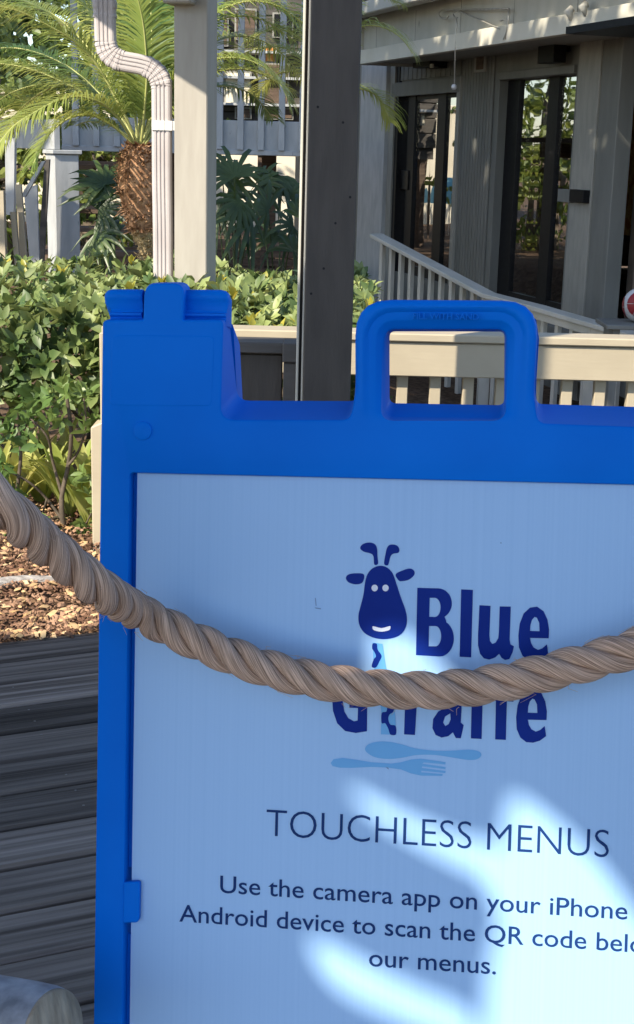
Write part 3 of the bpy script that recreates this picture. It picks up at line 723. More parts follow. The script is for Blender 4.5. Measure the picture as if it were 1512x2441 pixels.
# low dark parapet at the deck edge
YR = 3.98
pr = empty('deck_parapet', (at_y(620, 850, YR).x, YR, 0), 'low dark boarded parapet with cap between sign and brown post', 'parapet')
def pbox(name, x0, x1, y0, y1, Y, th, m_, parent, zb=None, bev=0.003):
    p, q = at_y(x0, y0, Y), at_y(x1, y0, Y); zt2 = p.z if zb is None else p.z
    zb2 = at_y((x0+x1)/2, y1, Y).z if zb is None else zb
    zt2 = at_y((x0+x1)/2, y0, Y).z
    return bbox(name, (p.x, Y, zb2), X*(q.x-p.x), Yv*th, Zv*(zt2-zb2), m_, parent, bev)
pbox('cap_rail', 500, 677, 816, 842, YR-0.03, 0.12, M['darkg'], pr)
pbox('board', 500, 674, 844, 0, YR, 0.03, M['dark'], pr, zb=-0.03)
pbox('stub_post', 676, 726, 866, 0, YR-0.045, 0.10, M['darkg'], pr, zb=-0.03)
pbox('stub_cap', 674, 729, 820, 865, YR-0.052, 0.12, M['darkg'], pr)
# cream fence
YF = 4.5
cf = empty('cream_fence', (0.1, YF, -0.05), 'cream painted fence with wide top rail and balusters, in full sun behind the sign', 'fence')
pbox('cap_rail', 242, 1760, 796, 816, YF-0.012, 0.12, M['cream'], cf, bev=0.004)
pbox('top_board', 243, 1760, 817, 898, YF, 0.036, M['cream'], cf)
for k in range(17):
    xc = at_y(962, 900, YF).x + (k-7)*0.1075
    zt3 = at_y(962, 890, YF).z - (xc-0.27)*0.0
    bbox('baluster', (xc-0.018, YF+0.040, -0.06), X*0.036, Yv*0.036, Zv*(zt3+0.06), M['cream'], cf, 0.002)
pbox('bottom_rail', 240, 1760, 1120, 1170, YF+0.036, 0.04, M['cream'], cf)
m = MB(); p = at_y(243, 1000, YF)
m.box((p.x, YF-0.03, -0.05), X*0.08, Yv*0.08, Zv*(at_y(231, 790, YF).z+0.05)); o = m.build('end_post', M['cream'], cf); bevel(o, 0.004, 1)
m = MB(); p = at_y(217, 1000, YF-0.05); z1 = at_y(220, 992, YF-0.05).z
m.add([(p.x, YF-0.06, -0.05), (p.x+0.12, YF-0.06, -0.05), (p.x+0.12, YF+0.06, -0.05), (p.x, YF+0.06, -0.05), (p.x, YF-0.06, z1-0.035), (p.x+0.12, YF-0.06, z1+0.02), (p.x+0.12, YF+0.06, z1+0.02), (p.x, YF+0.06, z1-0.035)],
      [(0, 3, 2, 1), (0, 1, 5, 4), (1, 2, 6, 5), (2, 3, 7, 6), (3, 0, 4, 7), (4, 5, 6, 7)]); bevel(m.build('footing', M['cream'], cf), 0.004, 1)
# porch post with downspout
YQ = 5.45
pa, pb = at_y(414, 400, YQ), at_y(497, 400, YQ)
pp = empty('porch_post', ((pa.x+pb.x)/2, YQ, -0.05), 'sunlit taupe square porch post standing behind the metal downspout', 'post')
ang = R(12); ax = Vector((math.cos(ang), -math.sin(ang), 0)); ay = Vector((math.sin(ang), math.cos(ang), 0))
sd_ = (pb.x-pa.x)*0.985
bbox('shaft', Vector((pa.x, YQ+0.02, -0.05)), ax*sd_, ay*sd_, Zv*3.0, M['taupe'], pp, 0.004)
c0 = at_y(388, 8, YQ-0.03)
bbox('corbel', Vector((c0.x, YQ-0.045, c0.z)), ax*0.108, ay*0.22, Zv*0.42, M['taupe'], pp, 0.006)
rf_ = tag(mesh('porch_roof', [(-1.62, 5.17, 2.4), (-0.93, 4.2, 2.4), (0.5, 4.2, 2.4), (0.5, 5.6, 2.4), (-1.0, 5.6, 2.4), (-1.3, 5.35, 2.4)] + [(-1.62, 5.17, 2.5), (-0.93, 4.2, 2.5), (0.5, 4.2, 2.5), (0.5, 5.6, 2.5), (-1.0, 5.6, 2.5), (-1.3, 5.35, 2.5)],
     [(5, 4, 3, 2, 1, 0), (6, 7, 8, 9, 10, 11)] + [(i, (i+1) % 6, 6+(i+1) % 6, 6+i) for i in range(6)], M['roof']), 'flat brown porch roof carried by the taupe post', 'roof')
# downspout: fluted rectangular pipe with two crimped elbows
ds = empty('downspout', at_y(389, 640, 5.36), 'pinkish grey fluted metal downspout bending beside the taupe porch post', 'downspout')
YD = 5.525
dpts = [(250, -60), (250.5, 20), (251, 60), (252, 98), (255, 114), (263, 129), (276, 140), (292, 146), (310, 149.5), (330, 153), (346, 157), (362, 165), (375, 177), (383, 192), (386, 208), (386.3, 260), (387, 420), (389, 560), (390, 720)]
def fl_section(wd, dp_):
    # closed profile in (side, front); front has three grooves
    P = []; hw, hd = wd/2, dp_/2
    P += [(-hw, -hd+0.008), (-hw, hd-0.010), (-hw+0.004, hd-0.003), (-hw+0.010, hd)]
    for g in (-0.2, 0.0, 0.2):
        x = g*wd
        P += [(x-0.005, hd), (x-0.0025, hd-0.0035), (x+0.0025, hd-0.0035), (x+0.005, hd)]
    P += [(hw-0.010, hd), (hw-0.004, hd-0.003), (hw, hd-0.010), (hw, -hd+0.008), (hw-0.008, -hd), (-hw+0.008, -hd)]
    return P
def side_fixed(px, name, crimps, wd, parent):               # sweep in the plane Y = YD with a continuous side vector
    P3 = [at_y(x, y, YD) for x, y in px]; pth = catmull(P3, 14); prof = fl_section(wd, 0.056); n = len(prof); m = MB(); L = len(pth)
    for i, p in enumerate(pth):
        t = (pth[min(i+1, L-1)]-pth[max(i-1, 0)]); t.y = 0; t.normalize()
        side = Vector((-t.z, 0, t.x))                      # for t = -Z: (1,0,0); for t = +X: (0,0,1)
        k = 1.0
        if crimps: k = 1.0 + 0.028*(1 if (i//5) % 2 else -1)
        for (s_, f_) in prof: m.v.append(p + side*(s_*k) + Vector((0, -f_*k, 0)))
    for i in range(L-1):
        for j in range(n): m.f.append((i*n+j, i*n+(j+1) % n, (i+1)*n+(j+1) % n, (i+1)*n+j))
    return m.build(name, M['spout'], parent, smooth=True, sharp=25)
side_fixed([(249, -60), (250, 0), (250.5, 42)], 'upper_collar', True, 0.083, ds)
side_fixed([(250.5, 36), (251, 60), (252, 99)], 'upper_pipe', False, 0.077, ds)
side_fixed(dpts[3:8], 'elbow', True, 0.078, ds)
side_fixed([(288, 145), (292, 146), (310, 149.5), (330, 153), (346, 157), (350, 158.6)], 'cross_pipe', False, 0.073, ds)
side_fixed(dpts[10:15], 'elbow', True, 0.078, ds)
side_fixed([(386, 204), (386, 208), (386.3, 260), (387, 420), (389, 560), (390, 720), (392, 900)], 'lower_pipe', False, 0.074, ds)
p, q = at_y(362, 287, YD-0.03), at_y(411, 311, YD-0.03)
st = MB(); w_ = q.x-p.x
for (x0, x1) in ((0.0, 0.34), (0.37, 0.62), (0.65, 1.0)):
    st.box((p.x+w_*x0, YD-0.0325, q.z), X*w_*(x1-x0), Yv*0.004, Zv*(p.z-q.z))
st.box((p.x, YD-0.0285, q.z+0.001), X*(w_+0.012), Yv*0.0035, Zv*(p.z-q.z-0.002))
st.box((p.x+w_, YD-0.028, q.z+0.001), X*0.003, Yv*0.09, Zv*(p.z-q.z-0.002))
st.build('strap', M['strap'], ds)

# ------------------------------------------------------------------ leaves
LV = [(0, 0, 0), (0.3, 0.20, 0.03), (0.3, 0, -0.02), (0.3, -0.20, 0.03), (0.68, 0.19, 0.02), (0.68, 0, -0.03), (0.68, -0.19, 0.02), (1, 0, -0.10)]
LF = [(0, 2, 1), (0, 3, 2), (1, 2, 5, 4), (2, 3, 6, 5), (4, 5, 7), (5, 6, 7)]
def add_leaf(b, p, d, upv, L, wk=1.0):
    d = d.normalized(); s_ = d.cross(upv)
    if s_.length < 1e-3: s_ = Vector((1, 0, 0))
    s_.normalize(); n_ = s_.cross(d)
    b.add([p + d*(v[0]*L) + s_*(v[1]*L*wk) + n_*(v[2]*L) for v in LV], LF)
def rdir(r):
    while True:
        v = Vector((r.uniform(-1, 1), r.uniform(-1, 1), r.uniform(-1, 1)))
        if 0.05 < v.length < 1: return v.normalized()
def rosette(b, p, axis, r, L, n=6, spread=0.9):
    a = axis.cross(Vector((0.3, 0.2, 1))).normalized(); c = axis.cross(a); ph = r.uniform(0, 6.28)
    for k in range(n):
        t = ph + k*2.4; s_ = spread*r.uniform(0.6, 1.35)
        d = (axis*math.cos(s_) + (a*math.cos(t)+c*math.sin(t))*math.sin(s_))
        add_leaf(b, p + axis*r.uniform(-0.012, 0.012), d, axis + rdir(r)*0.25, L*r.uniform(0.7, 1.2), r.uniform(0.85, 1.15))
def htop(x, y):
    return 0.70 + 0.05*noise.noise(Vector((x*1.7, y*1.7, 4))) + 0.035*noise.noise(Vector((x*5, y*5, 1))) - 0.10*sstep((4.95-y)/0.3)
def make_hedge(name, x0, x1, y0, y1, zlow, ntop, nfront, label, hero, seed):
    r = random.Random(seed); root = empty(name, ((x0+x1)/2, (y0+y1)/2, -0.04), label, 'hedge', None)
    b = MB(); by = MB(); heroes = []
    for k in range(ntop):
        x = r.uniform(x0, x1); y = y0 + (y1-y0)*r.random()**1.25
        d = r.expovariate(1/0.07); p = Vector((x, y, htop(x, y)-min(d, 0.35)+0.01))
        ax_ = (Zv + rdir(r)*0.6 + Vector((-0.1, -0.25, 0))).normalized()
        if r.random() < 0.065 and d < 0.06: rosette(by, p+Zv*0.01, (Zv+rdir(r)*0.25).normalized(), r, 0.055, 5, 0.45)
        else:
            if hero and y < y0+0.6 and d < 0.08: heroes.append((p, ax_))
            else: rosette(b, p, ax_, r, r.uniform(0.032, 0.075), 6)
    for k in range(nfront):
        x = r.uniform(x0, x1); z = lerp(zlow, htop(x, y0), r.random()**0.8)
        low = zlow + 0.16*noise.noise(Vector((x*2.3, 0, 9)))
        if z < low: continue
        p = Vector((x, y0 + 0.03*noise.noise(Vector((x*4, z*4, 0))) + r.expovariate(1/0.09), z))
        ax_ = (Vector((-0.1, -0.8, 0.55)) + rdir(r)*0.7).normalized()
        if hero and p.y < y0+0.1: heroes.append((p, ax_))
        else: rosette(b, p, ax_, r, r.uniform(0.05, 0.08), 5)
    # single leaves, the largest in view, are pieces of their own
    r.shuffle(heroes); leafme = []
    for v in range(4):
        lb = MB(); add_leaf(lb, Vector((0, 0, 0)), X, Zv, 1.0, 0.85+0.1*v)
        me = bpy.data.meshes.new('leaf'); me.from_pydata([tuple(q) for q in lb.v], [], lb.f); me.materials.append(M['leaf1']); me.update()
        me.polygons.foreach_set('use_smooth', [True]*len(me.polygons)); leafme.append(me)
    cnt = 0
    for (p, ax_) in heroes:
        if cnt >= 296: rosette(b, p, ax_, r, r.uniform(0.06, 0.085), 5); continue
        a = ax_.cross(Vector((0.3, 0.2, 1))).normalized(); c = ax_.cross(a); ph = r.uniform(0, 6.28)
        for k in range(6):
            t = ph + k*2.4; s_ = 0.9*r.uniform(0.6, 1.35); d = (ax_*math.cos(s_) + (a*math.cos(t)+c*math.sin(t))*math.sin(s_)).normalized()
            sv = d.cross(ax_ + rdir(r)*0.25).normalized(); nv_ = sv.cross(d); Lf = r.uniform(0.055, 0.09)
            o = bpy.data.objects.new('leaf', leafme[r.randrange(4)]); C.objects.link(o)
            mw = Matrix(((d.x, sv.x, nv_.x, p.x), (d.y, sv.y, nv_.y, p.y), (d.z, sv.z, nv_.z, p.z), (0, 0, 0, 1))) @ Matrix.Scale(Lf, 4)
            o.parent = root; o.matrix_parent_inverse = Matrix.Identity(4); o.matrix_local = Matrix.Translation(-root.location) @ mw; cnt += 1
    tag(b.build('foliage', M['leaf'], root, smooth=True), kind='stuff'); tag(by.build('young_shoots', M['leafy'], root, smooth=True), kind='stuff')
    ns = int((x1-x0)/0.16)
    for k in range(ns):
        x = x0 + (k+0.5)*(x1-x0)/ns + r.uniform(-.05, .05); y = y0 + r.uniform(0.15, 0.6)
        base = Vector((x, y, -0.04)); m = MB()
        fork_ = base + Vector((r.uniform(-.05, .05), r.uniform(-.05, .02), r.uniform(0.13, 0.24)))
        m.tube(catmull([base, base.lerp(fork_, 0.5)+rdir(r)*0.015, fork_], 4), [0.011]*4+[0.010]*5, 7)
        for q in range(4):
            e = fork_ + Vector((r.uniform(-.16, .16), r.uniform(-.22, .12), r.uniform(0.18, 0.36)))
            m.tube(catmull([fork_, fork_.lerp(e, 0.5)+rdir(r)*0.03, e], 4), [0.007]*4+[0.005]*5, 6)
            for u in range(2):
                e2 = e + rdir(r)*0.12 + Zv*0.05; m.tube([fork_.lerp(e, 0.6), e2], [0.004, 0.002], 5)
        m.build('stem', M['stem'], root, smooth=True)
    return root
make_hedge('hedge', -2.1, -0.36, 4.86, 6.9, 0.33, 1000, 520, 'leafy green clipped hedge with open stems beside the mulch bed, left of the sign', True, 21)
make_hedge('hedge', -0.34, 0.20, 4.72, 6.4, 0.2, 520, 100, 'bright leafy hedge rising behind the cream fence and brown post', False, 22)
# lime strap-leaved plants under the hedge
LB = None
for k, (px, Yp, n_) in enumerate([(35, 4.85, 16), (100, 4.95, 18), (165, 4.80, 18), (210, 4.70, 18), (130, 5.2, 16), (60, 5.3, 16), (-30, 4.8, 15), (238, 4.86, 14)]):
    r = random.Random(100+k); g = at_y(px, 1180, Yp); base = Vector((g.x, Yp, -0.05))
    lab = ['lime green strap-leaved plant under the left end of the hedge', 'lime green strap-leaved plant between hedge stems', 'arching yellow-green plant by the forked hedge stem', 'yellow-green strap plant beside the cream fence footing',
           'pale strap plant in the shade behind the forked stem', 'pale strap plant far back under the hedge', 'lime strap plant at the edge of the mulch bed', 'small yellow-green plant touching the fence end post'][k]
    root = empty('strap_plant', base, lab, 'plant', 'strap-leaved plants under the hedge')
    for q in range(n_):
        a = r.uniform(0, 6.28); L = r.uniform(0.26, 0.42); hd = Vector((math.cos(a), math.sin(a), 0)); m = MB(); sd = Vector((-hd.y, hd.x, 0)); k2 = r.uniform(0.5, 1.0)
        for i in range(7):
            t = i/6; c = base + hd*(L*0.62*t*k2) + Zv*(L*(t*1.35 - t*t*0.85*k2)); wd = 0.019*math.sin(math.pi*(0.18+0.80*t)) + 0.001
            m.v += [c-sd*wd+Zv*0.003, c, c+sd*wd+Zv*0.003]
        for i in range(6):
            for j in (0, 1): m.f.append((i*3+j, i*3+j+1, i*3+j+4, i*3+j+3))
        m.build('leaf', M['lime'], root, smooth=True)
# bare forked stem with hanging dark leaves at the front of the hedge
fs_ = empty('hedge_shrub', at_z(205, 1372, -0.04), 'open shrub with dark forked stems in front of the strap-leaved plants', 'shrub')
r = random.Random(8)
def ypts(lst, Y): return [at_y(x, y, Y+0.02*math.sin(i*2.1)) for i, (x, y) in enumerate(lst)]
for lst, r0_, r1_ in (([(208, 1385), (172, 1305), (150, 1240), (148, 1180), (163, 1110), (170, 1030), (158, 940)], 0.011, 0.006), ([(150, 1240), (112, 1190), (70, 1150), (10, 1118)], 0.006, 0.003), ([(148, 1180), (126, 1100), (112, 1040), (60, 985)], 0.006, 0.003),
                      ([(163, 1110), (190, 1070), (205, 1010), (200, 950)], 0.005, 0.003), ([(112, 1190), (95, 1240), (60, 1300)], 0.004, 0.002), ([(90, 1370), (60, 1290), (40, 1200), (50, 1080), (40, 980)], 0.009, 0.005), ([(172, 1305), (205, 1250), (228, 1200)], 0.004, 0.002)):
    P = catmull(ypts(lst, 4.58), 6); MB().tube(P, [lerp(r0_, r1_, i/(len(P)-1)) for i in range(len(P))], 7).build('stem', M['stem'], fs_, smooth=True)
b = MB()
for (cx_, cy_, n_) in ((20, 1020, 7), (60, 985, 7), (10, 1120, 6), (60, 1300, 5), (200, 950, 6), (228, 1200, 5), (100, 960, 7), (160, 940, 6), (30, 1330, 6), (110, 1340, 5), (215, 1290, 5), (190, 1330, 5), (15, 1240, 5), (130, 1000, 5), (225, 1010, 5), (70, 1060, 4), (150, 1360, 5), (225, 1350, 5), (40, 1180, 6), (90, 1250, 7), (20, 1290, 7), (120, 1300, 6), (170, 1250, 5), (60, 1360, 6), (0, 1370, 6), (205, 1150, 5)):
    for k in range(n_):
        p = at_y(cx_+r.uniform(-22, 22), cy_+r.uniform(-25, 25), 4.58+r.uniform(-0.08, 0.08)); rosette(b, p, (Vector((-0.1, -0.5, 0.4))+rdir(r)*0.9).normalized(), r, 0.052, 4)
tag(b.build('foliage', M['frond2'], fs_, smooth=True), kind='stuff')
# pale tube standing in for the sunlit mulch and wood edge
lg = [at_z(x, y, 0.0) for x, y in ((-60, 1405), (40, 1392), (120, 1386), (200, 1380), (236, 1377))]
lp = catmull(lg, 5)
tag(MB().tube([p+Vector((0, 0, 0.005+0.006*noise.noise(p*4))) for p in lp], [0.015+0.007*noise.noise(p*7) for p in lp], 10).build('sunlit_edge_strip', M['log'], smooth=True), 'pale strip in place of the sunlit mulch and wood edge below the hedge', 'log')

# ------------------------------------------------------------------ palms
def frond(pts, L0, r, parent, m_leaf, dens=64, droop=0.5, rad=0.0075, name='frond', skip=0.16):
    P = catmull(pts, 12); n = len(P); m = MB()
    m.tube(P, [lerp(rad, rad*0.25, i/(n-1)) for i in range(n)], 6)
    nr = len(m.f)
    cum = [0]
    for a, b2 in zip(P, P[1:]): cum.append(cum[-1]+(b2-a).length)
    for k in range(dens):
        t = skip + (1-skip)*k/(dens-1); s_ = t*cum[-1]; j = 0
        while j < n-2 and cum[j+1] < s_: j += 1
        f = (s_-cum[j])/max(1e-6, cum[j+1]-cum[j]); p = P[j].lerp(P[j+1], f); tg = (P[j+1]-P[j]).normalized()
        side = tg.cross(Zv)
        if side.length < 0.1: side = tg.cross(Yv)
        side.normalize(); upv = side.cross(tg)
        tt = (t-skip)/(1-skip); L = L0*(0.45+0.75*math.sin(math.pi*min(1, 0.12+tt*0.86)))*r.uniform(0.85, 1.12)
        for sgn in (-1, 1):
            d0 = (side*sgn*0.85 + tg*(0.55+0.35*tt) + upv*0.25 + rdir(r)*0.10).normalized()
            q = p.copy(); d = d0.copy(); pts_ = [q.copy()]
            for i in range(4):
                q = q + d*(L/4); pts_.append(q.copy()); d = (d + Vector((0, 0, -droop*(0.4+0.3*i)))).normalized()
            wd = 0.0040*r.uniform(0.8, 1.25); base = len(m.v)
            for i, c in enumerate(pts_):
                tv = (pts_[min(i+1, 4)]-pts_[max(i-1, 0)]).normalized(); sd = tv.cross(upv)
                if sd.length < 0.05: sd = tv.cross(X)
                sd.normalize(); ww = wd*(0.7, 1.0, 0.9, 0.6, 0.06)[i]
                m.v += [c-sd*ww, c+sd*ww]
            for i in range(4): m.f.append((base+2*i, base+2*i+1, base+2*i+3, base+2*i+2))
    o = m.build(name, M['rachis'], parent, smooth=True); o.data.materials.append(m_leaf)
    o.data.polygons.foreach_set('material_index', [0]*nr + [1]*(len(o.data.polygons)-nr)); return o
def pxpts(lst, Y0, dy=0.0):
    n = len(lst); return [at_y(x, y, Y0 + dy*(i/(n-1))) for i, (x, y) in enumerate(lst)]
YPALM = 6.95
r = random.Random(77)
pb_ = at_y(352, 660, YPALM)
palm = empty('date_palm', (pb_.x, YPALM, -0.06), 'small date palm with shaggy brown trunk and arching fronds behind the downspout', 'palm')
tc_ = [(346, 1000), (350, 800), (352, 660), (351, 590), (345, 555), (338, 510), (333, 450), (331, 400), (331, 362), (333, 345)]
tp_ = pxpts(tc_, YPALM); tr_ = [0.045, 0.045, 0.042, 0.044, 0.066, 0.092, 0.112, 0.112, 0.082, 0.045]
cp_ = catmull(tp_, 6); rd_ = []
for i in range(len(cp_)):
    f = i/6; j = min(int(f), len(tr_)-2); rd_.append(lerp(tr_[j], tr_[j+1], f-j)*0.92)
nlow = 24
MB().tube(cp_[:nlow+1], rd_[:nlow+1], 14).build('lower_trunk', M['fibre2'], palm, smooth=True)
MB().tube(cp_[nlow:], rd_[nlow:], 14).build('upper_trunk', M['fibre'], palm, smooth=True)
mlo, mhi = MB(), MB()
for k in range(1500):
    i = r.uniform(0, len(cp_)-1.01); j = int(i); p = cp_[j].lerp(cp_[j+1], i-j); rad = lerp(rd_[j], rd_[j+1], i-j); a = r.uniform(0, 6.28)
    o_ = Vector((math.cos(a), math.sin(a), 0)); s_ = Vector((-o_.y, o_.x, 0)); b0 = p+o_*rad*0.9; L = r.uniform(0.014, 0.042)*(1.7 if r.random() < 0.15 else 1); d = (o_*0.75+Zv*r.uniform(-0.7, 0.9)+s_*r.uniform(-.5, .5)).normalized(); wd = r.uniform(0.004, 0.010)
    t_ = mhi if j >= nlow else mlo
    if j < nlow: L *= 0.55
    t_.add([b0-s_*wd, b0+s_*wd, b0+d*L+s_*wd*0.6+o_*0.002, b0+d*L-s_*wd*0.6+o_*0.002, b0+d*L*0.6+o_*0.010], [(0, 1, 4), (1, 2, 4), (2, 3, 4), (3, 0, 4)])
tag(mlo.build('lower_leaf_scars', M['fibre2'], palm), kind='stuff'); tag(mhi.build('leaf_bases', M['fibre'], palm), kind='stuff')
FR = [  # rachis in measured pixels, depth drift, leaflet length
    ([(329, 345), (300, 280), (235, 160), (185, 105), (130, 69), (40, 25), (-50, 10)], -0.35, 0.23),
    ([(326, 345), (290, 282), (230, 235), (171, 206), (83, 168), (0, 152), (-80, 158)], 0.25, 0.22),
    ([(326, 342), (262, 250), (171, 165), (83, 124), (0, 115), (-90, 140)], 0.5, 0.22),
    ([(322, 345), (290, 292), (248, 250), (193, 231), (138, 240), (83, 268), (28, 305), (-25, 375)], -0.6, 0.20),
    ([(328, 345), (318, 250), (280, 130), (215, 30), (130, -50)], 0.1, 0.23),
    ([(333, 342), (335, 230), (325, 110), (290, -20), (250, -110)], 0.3, 0.22),
    ([(338, 342), (352, 220), (362, 90), (355, -60)], 0.2, 0.22),
    ([(340, 343), (368, 230), (410, 110), (470, 10), (540, -60)], 0.4, 0.22),
    ([(340, 345), (385, 250), (440, 175), (501, 146), (561, 138), (620, 155), (665, 195), (690, 245)], -0.1, 0.19),
    ([(338, 345), (390, 200), (450, 100), (530, 45), (620, 45), (700, 95)], 0.5, 0.20),
    ([(334, 345), (300, 320), (255, 296), (210, 290), (180, 300)], 0.8, 0.15),
    ([(325, 345), (280, 260), (200, 200), (110, 215), (40, 270), (0, 330)], 0.7, 0.20),
    ([(336, 345), (345, 260), (350, 170), (342, 60), (320, -40)], -0.25, 0.2),
    ([(326, 345), (285, 240), (215, 120), (120, 30), (20, -10)], 0.9, 0.24),
    ([(324, 345), (275, 275), (205, 225), (120, 200), (30, 220), (-40, 270)], 1.0, 0.22),
    ([(330, 345), (330, 220), (300, 90), (240, -20), (170, -80)], 1.1, 0.24),
    ([(322, 348), (270, 300), (215, 275), (160, 285), (110, 330), (80, 390)], -0.2, 0.19),
    ([(345, 345), (400, 230), (470, 130), (560, 85), (650, 110), (720, 180)], 1.0, 0.22),
    ([(345, 345), (395, 280), (460, 225), (530, 205), (600, 225), (650, 280)], 0.7, 0.18),
    ([(342, 345), (400, 180), (470, 70), (560, 10), (650, 10), (730, 60)], 0.3, 0.23),
    ([(342, 345), (410, 150), (480, 20), (560, -50), (640, -60)], 0.6, 0.24),
    ([(344, 345), (410, 260), (480, 190), (550, 165), (620, 175), (690, 215)], 0.2, 0.2)]
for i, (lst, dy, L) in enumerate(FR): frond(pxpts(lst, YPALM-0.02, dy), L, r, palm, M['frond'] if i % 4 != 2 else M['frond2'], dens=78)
def palm2(px, py, Y, label, fr, m_leaf, trunkpx):
    c = at_y(px, py, Y); g = gz(c.x, Y); root = empty('date_palm', (c.x, Y, g), label, 'palm')
    MB().tube([(c.x+0.03, Y, g-0.02), (c.x, Y, lerp(g, c.z, 0.5)), c], [0.07, 0.085, 0.06], 12).build('trunk', M['fibre'], root, smooth=True)
    for lst, dy, L in fr: frond(pxpts(lst, Y, dy), L, r, root, m_leaf, dens=48)
palm2(790, 240, 8.2, 'second date palm mostly hidden behind the dark brown post', [
    ([(790, 240), (815, 130), (850, 70), (900, 62), (950, 85), (985, 128)], -0.1, 0.20),
    ([(790, 240), (820, 215), (862, 212), (905, 235), (930, 290)], 0.2, 0.19),
    ([(788, 240), (760, 150), (715, 90), (660, 70), (600, 90)], 0.0, 0.2),
    ([(788, 240), (750, 190), (700, 170), (650, 185), (610, 225)], 0.3, 0.19),
    ([(790, 240), (800, 120), (830, 30), (890, -10), (960, 10)], 0.2, 0.2),
    ([(789, 240), (770, 120), (740, 20), (690, -60)], 0.2, 0.2),
    ([(788, 240), (745, 130), (690, 40), (610, 0), (530, 20)], 0.1, 0.22), ([(788, 240), (740, 160), (680, 115), (600, 120), (530, 160)], 0.5, 0.22)], M['frond'], 0)
palm2(-120, 260, 8.6, 'date palm at the left edge whose fronds reach over the stair rail', [
    ([(-120, 260), (-80, 150), (0, 60), (90, 20), (180, 30), (250, 80)], 0.2, 0.24),
    ([(-120, 260), (-60, 180), (30, 150), (120, 170), (180, 230)], -0.1, 0.22),
    ([(-120, 260), (-70, 220), (0, 215), (70, 250), (110, 320)], 0.1, 0.22),
    ([(-120, 260), (-100, 120), (-40, 0), (60, -60)], 0.1, 0.22),
    ([(-120, 260), (-70, 60), (30, -40), (150, -30)], 0.4, 0.24)], M['frond'], 0)
# fan palms under the raised walkway
def fanpalm(px, Y, heads, label):
    c = at_y(px, 600, Y); g = gz(c.x, Y); root = empty('fan_palm', (c.x, Y, g), label, 'palm', None)
    for (hx, hy, rad, ang) in heads:
        h = at_y(hx, hy, Y + r.uniform(-0.25, 0.25)); m = MB(); b0 = Vector((c.x+r.uniform(-.05, .05), Y, g))
        m.tube(catmull([b0, b0.lerp(h, 0.55)+Vector((0, 0, 0.08)), h], 5), [0.009]*5+[0.005]*6, 6)
        dr_ = r.uniform(0.2, 0.7); n = r.randrange(8, 13); nrm = Vector((math.sin(R(ang))*0.5, -0.75, 0.5)).normalized()
        e1 = nrm.cross(Zv).normalized(); e2 = e1.cross(nrm)
        for k in range(n):
            t = R(ang) + (k-(n-1)/2)*R(215)/n; d = e1*math.sin(t) + e2*math.cos(t); sd = nrm.cross(d); L = rad*r.uniform(0.6, 1.15); base = len(m.v)
            for i in range(5):
                f = i/4; q = h + d*(L*f) + Zv*(-dr_*L*f*f*f) + nrm*(0.01*math.sin(f*3)); wd = (0.004, 0.016, 0.019, 0.013, 0.0015)[i]
                m.v += [q-sd*wd, q-nrm*0.006*(1 if 0 < i < 4 else 0), q+sd*wd]
            for i in range(4):
                for j in (0, 1): m.f.append((base+i*3+j, base+i*3+j+1, base+i*3+j+4, base+i*3+j+3))
        m.build('leaf', M['fan'], root, smooth=True)
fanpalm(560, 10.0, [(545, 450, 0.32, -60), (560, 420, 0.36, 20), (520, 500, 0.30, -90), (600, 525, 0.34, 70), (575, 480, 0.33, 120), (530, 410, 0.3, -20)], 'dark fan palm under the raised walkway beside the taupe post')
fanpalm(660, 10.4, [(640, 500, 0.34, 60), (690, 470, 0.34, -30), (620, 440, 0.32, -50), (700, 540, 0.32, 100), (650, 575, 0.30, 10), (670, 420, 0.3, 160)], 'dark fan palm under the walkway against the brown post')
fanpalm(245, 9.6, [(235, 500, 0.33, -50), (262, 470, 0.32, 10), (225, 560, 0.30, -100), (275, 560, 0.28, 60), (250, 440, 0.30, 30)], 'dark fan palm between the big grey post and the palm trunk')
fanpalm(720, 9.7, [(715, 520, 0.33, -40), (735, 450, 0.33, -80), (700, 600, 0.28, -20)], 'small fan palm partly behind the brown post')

# ------------------------------------------------------------------ raised walkway with slatted rail, behind the palms
YW = 13.0
wk = empty('raised_walkway', (at_y(450, 370, YW).x, YW, gz(-1, YW)), 'raised blue-grey walkway with tall vertical slats behind the palms', 'walkway')
zb_, zt2 = at_y(610, 370, YW).z, at_y(610, 288, YW).z
xl, xr = at_y(148, 350, YW).x, at_y(765, 350, YW).x
bbox('fascia_board', (xl, YW, zb_+0.03), X*(xr-xl), Yv*0.05, Zv*(zt2-zb_-0.03), M['bluegrey'], wk, 0.004)
bbox('drip_board', (xl, YW-0.02, zb_), X*(xr-xl), Yv*0.06, Zv*0.045, M['bluegrey'], wk, 0.004)
bbox('floor', (xl, YW+0.05, zt2-0.10), X*(xr-xl), Yv*2.6, Zv*0.05, M['brown'], wk, 0)
for k in range(5): bbox('joist', (xl, YW+0.3+0.5*k, zt2-0.26), X*(xr-xl), Yv*0.04, Zv*0.155, M['brown'], wk, 0)
xs0 = at_y(525, 300, YW).x; slz = at_y(610, 358, YW).z
k = 0
for i in range(-12, 8):
    xc = xs0 + i*0.1835
    if xc < xl+0.05 or xc > xr: continue
    bbox('slat', (xc-0.028, YW-0.047, slz), X*0.056, Yv*0.045, Zv*1.75, M['bluegrey'], wk, 0.003)
bbox('top_rail', (xl, YW-0.06, slz+1.72), X*(xr-xl), Yv*0.12, Zv*0.06, M['bluegrey'], wk, 0.004)
bbox('mid_rail', (xl, YW+0.0, slz+1.45), X*(xr-xl), Yv*0.04, Zv*0.09, M['bluegrey'], wk, 0.003)
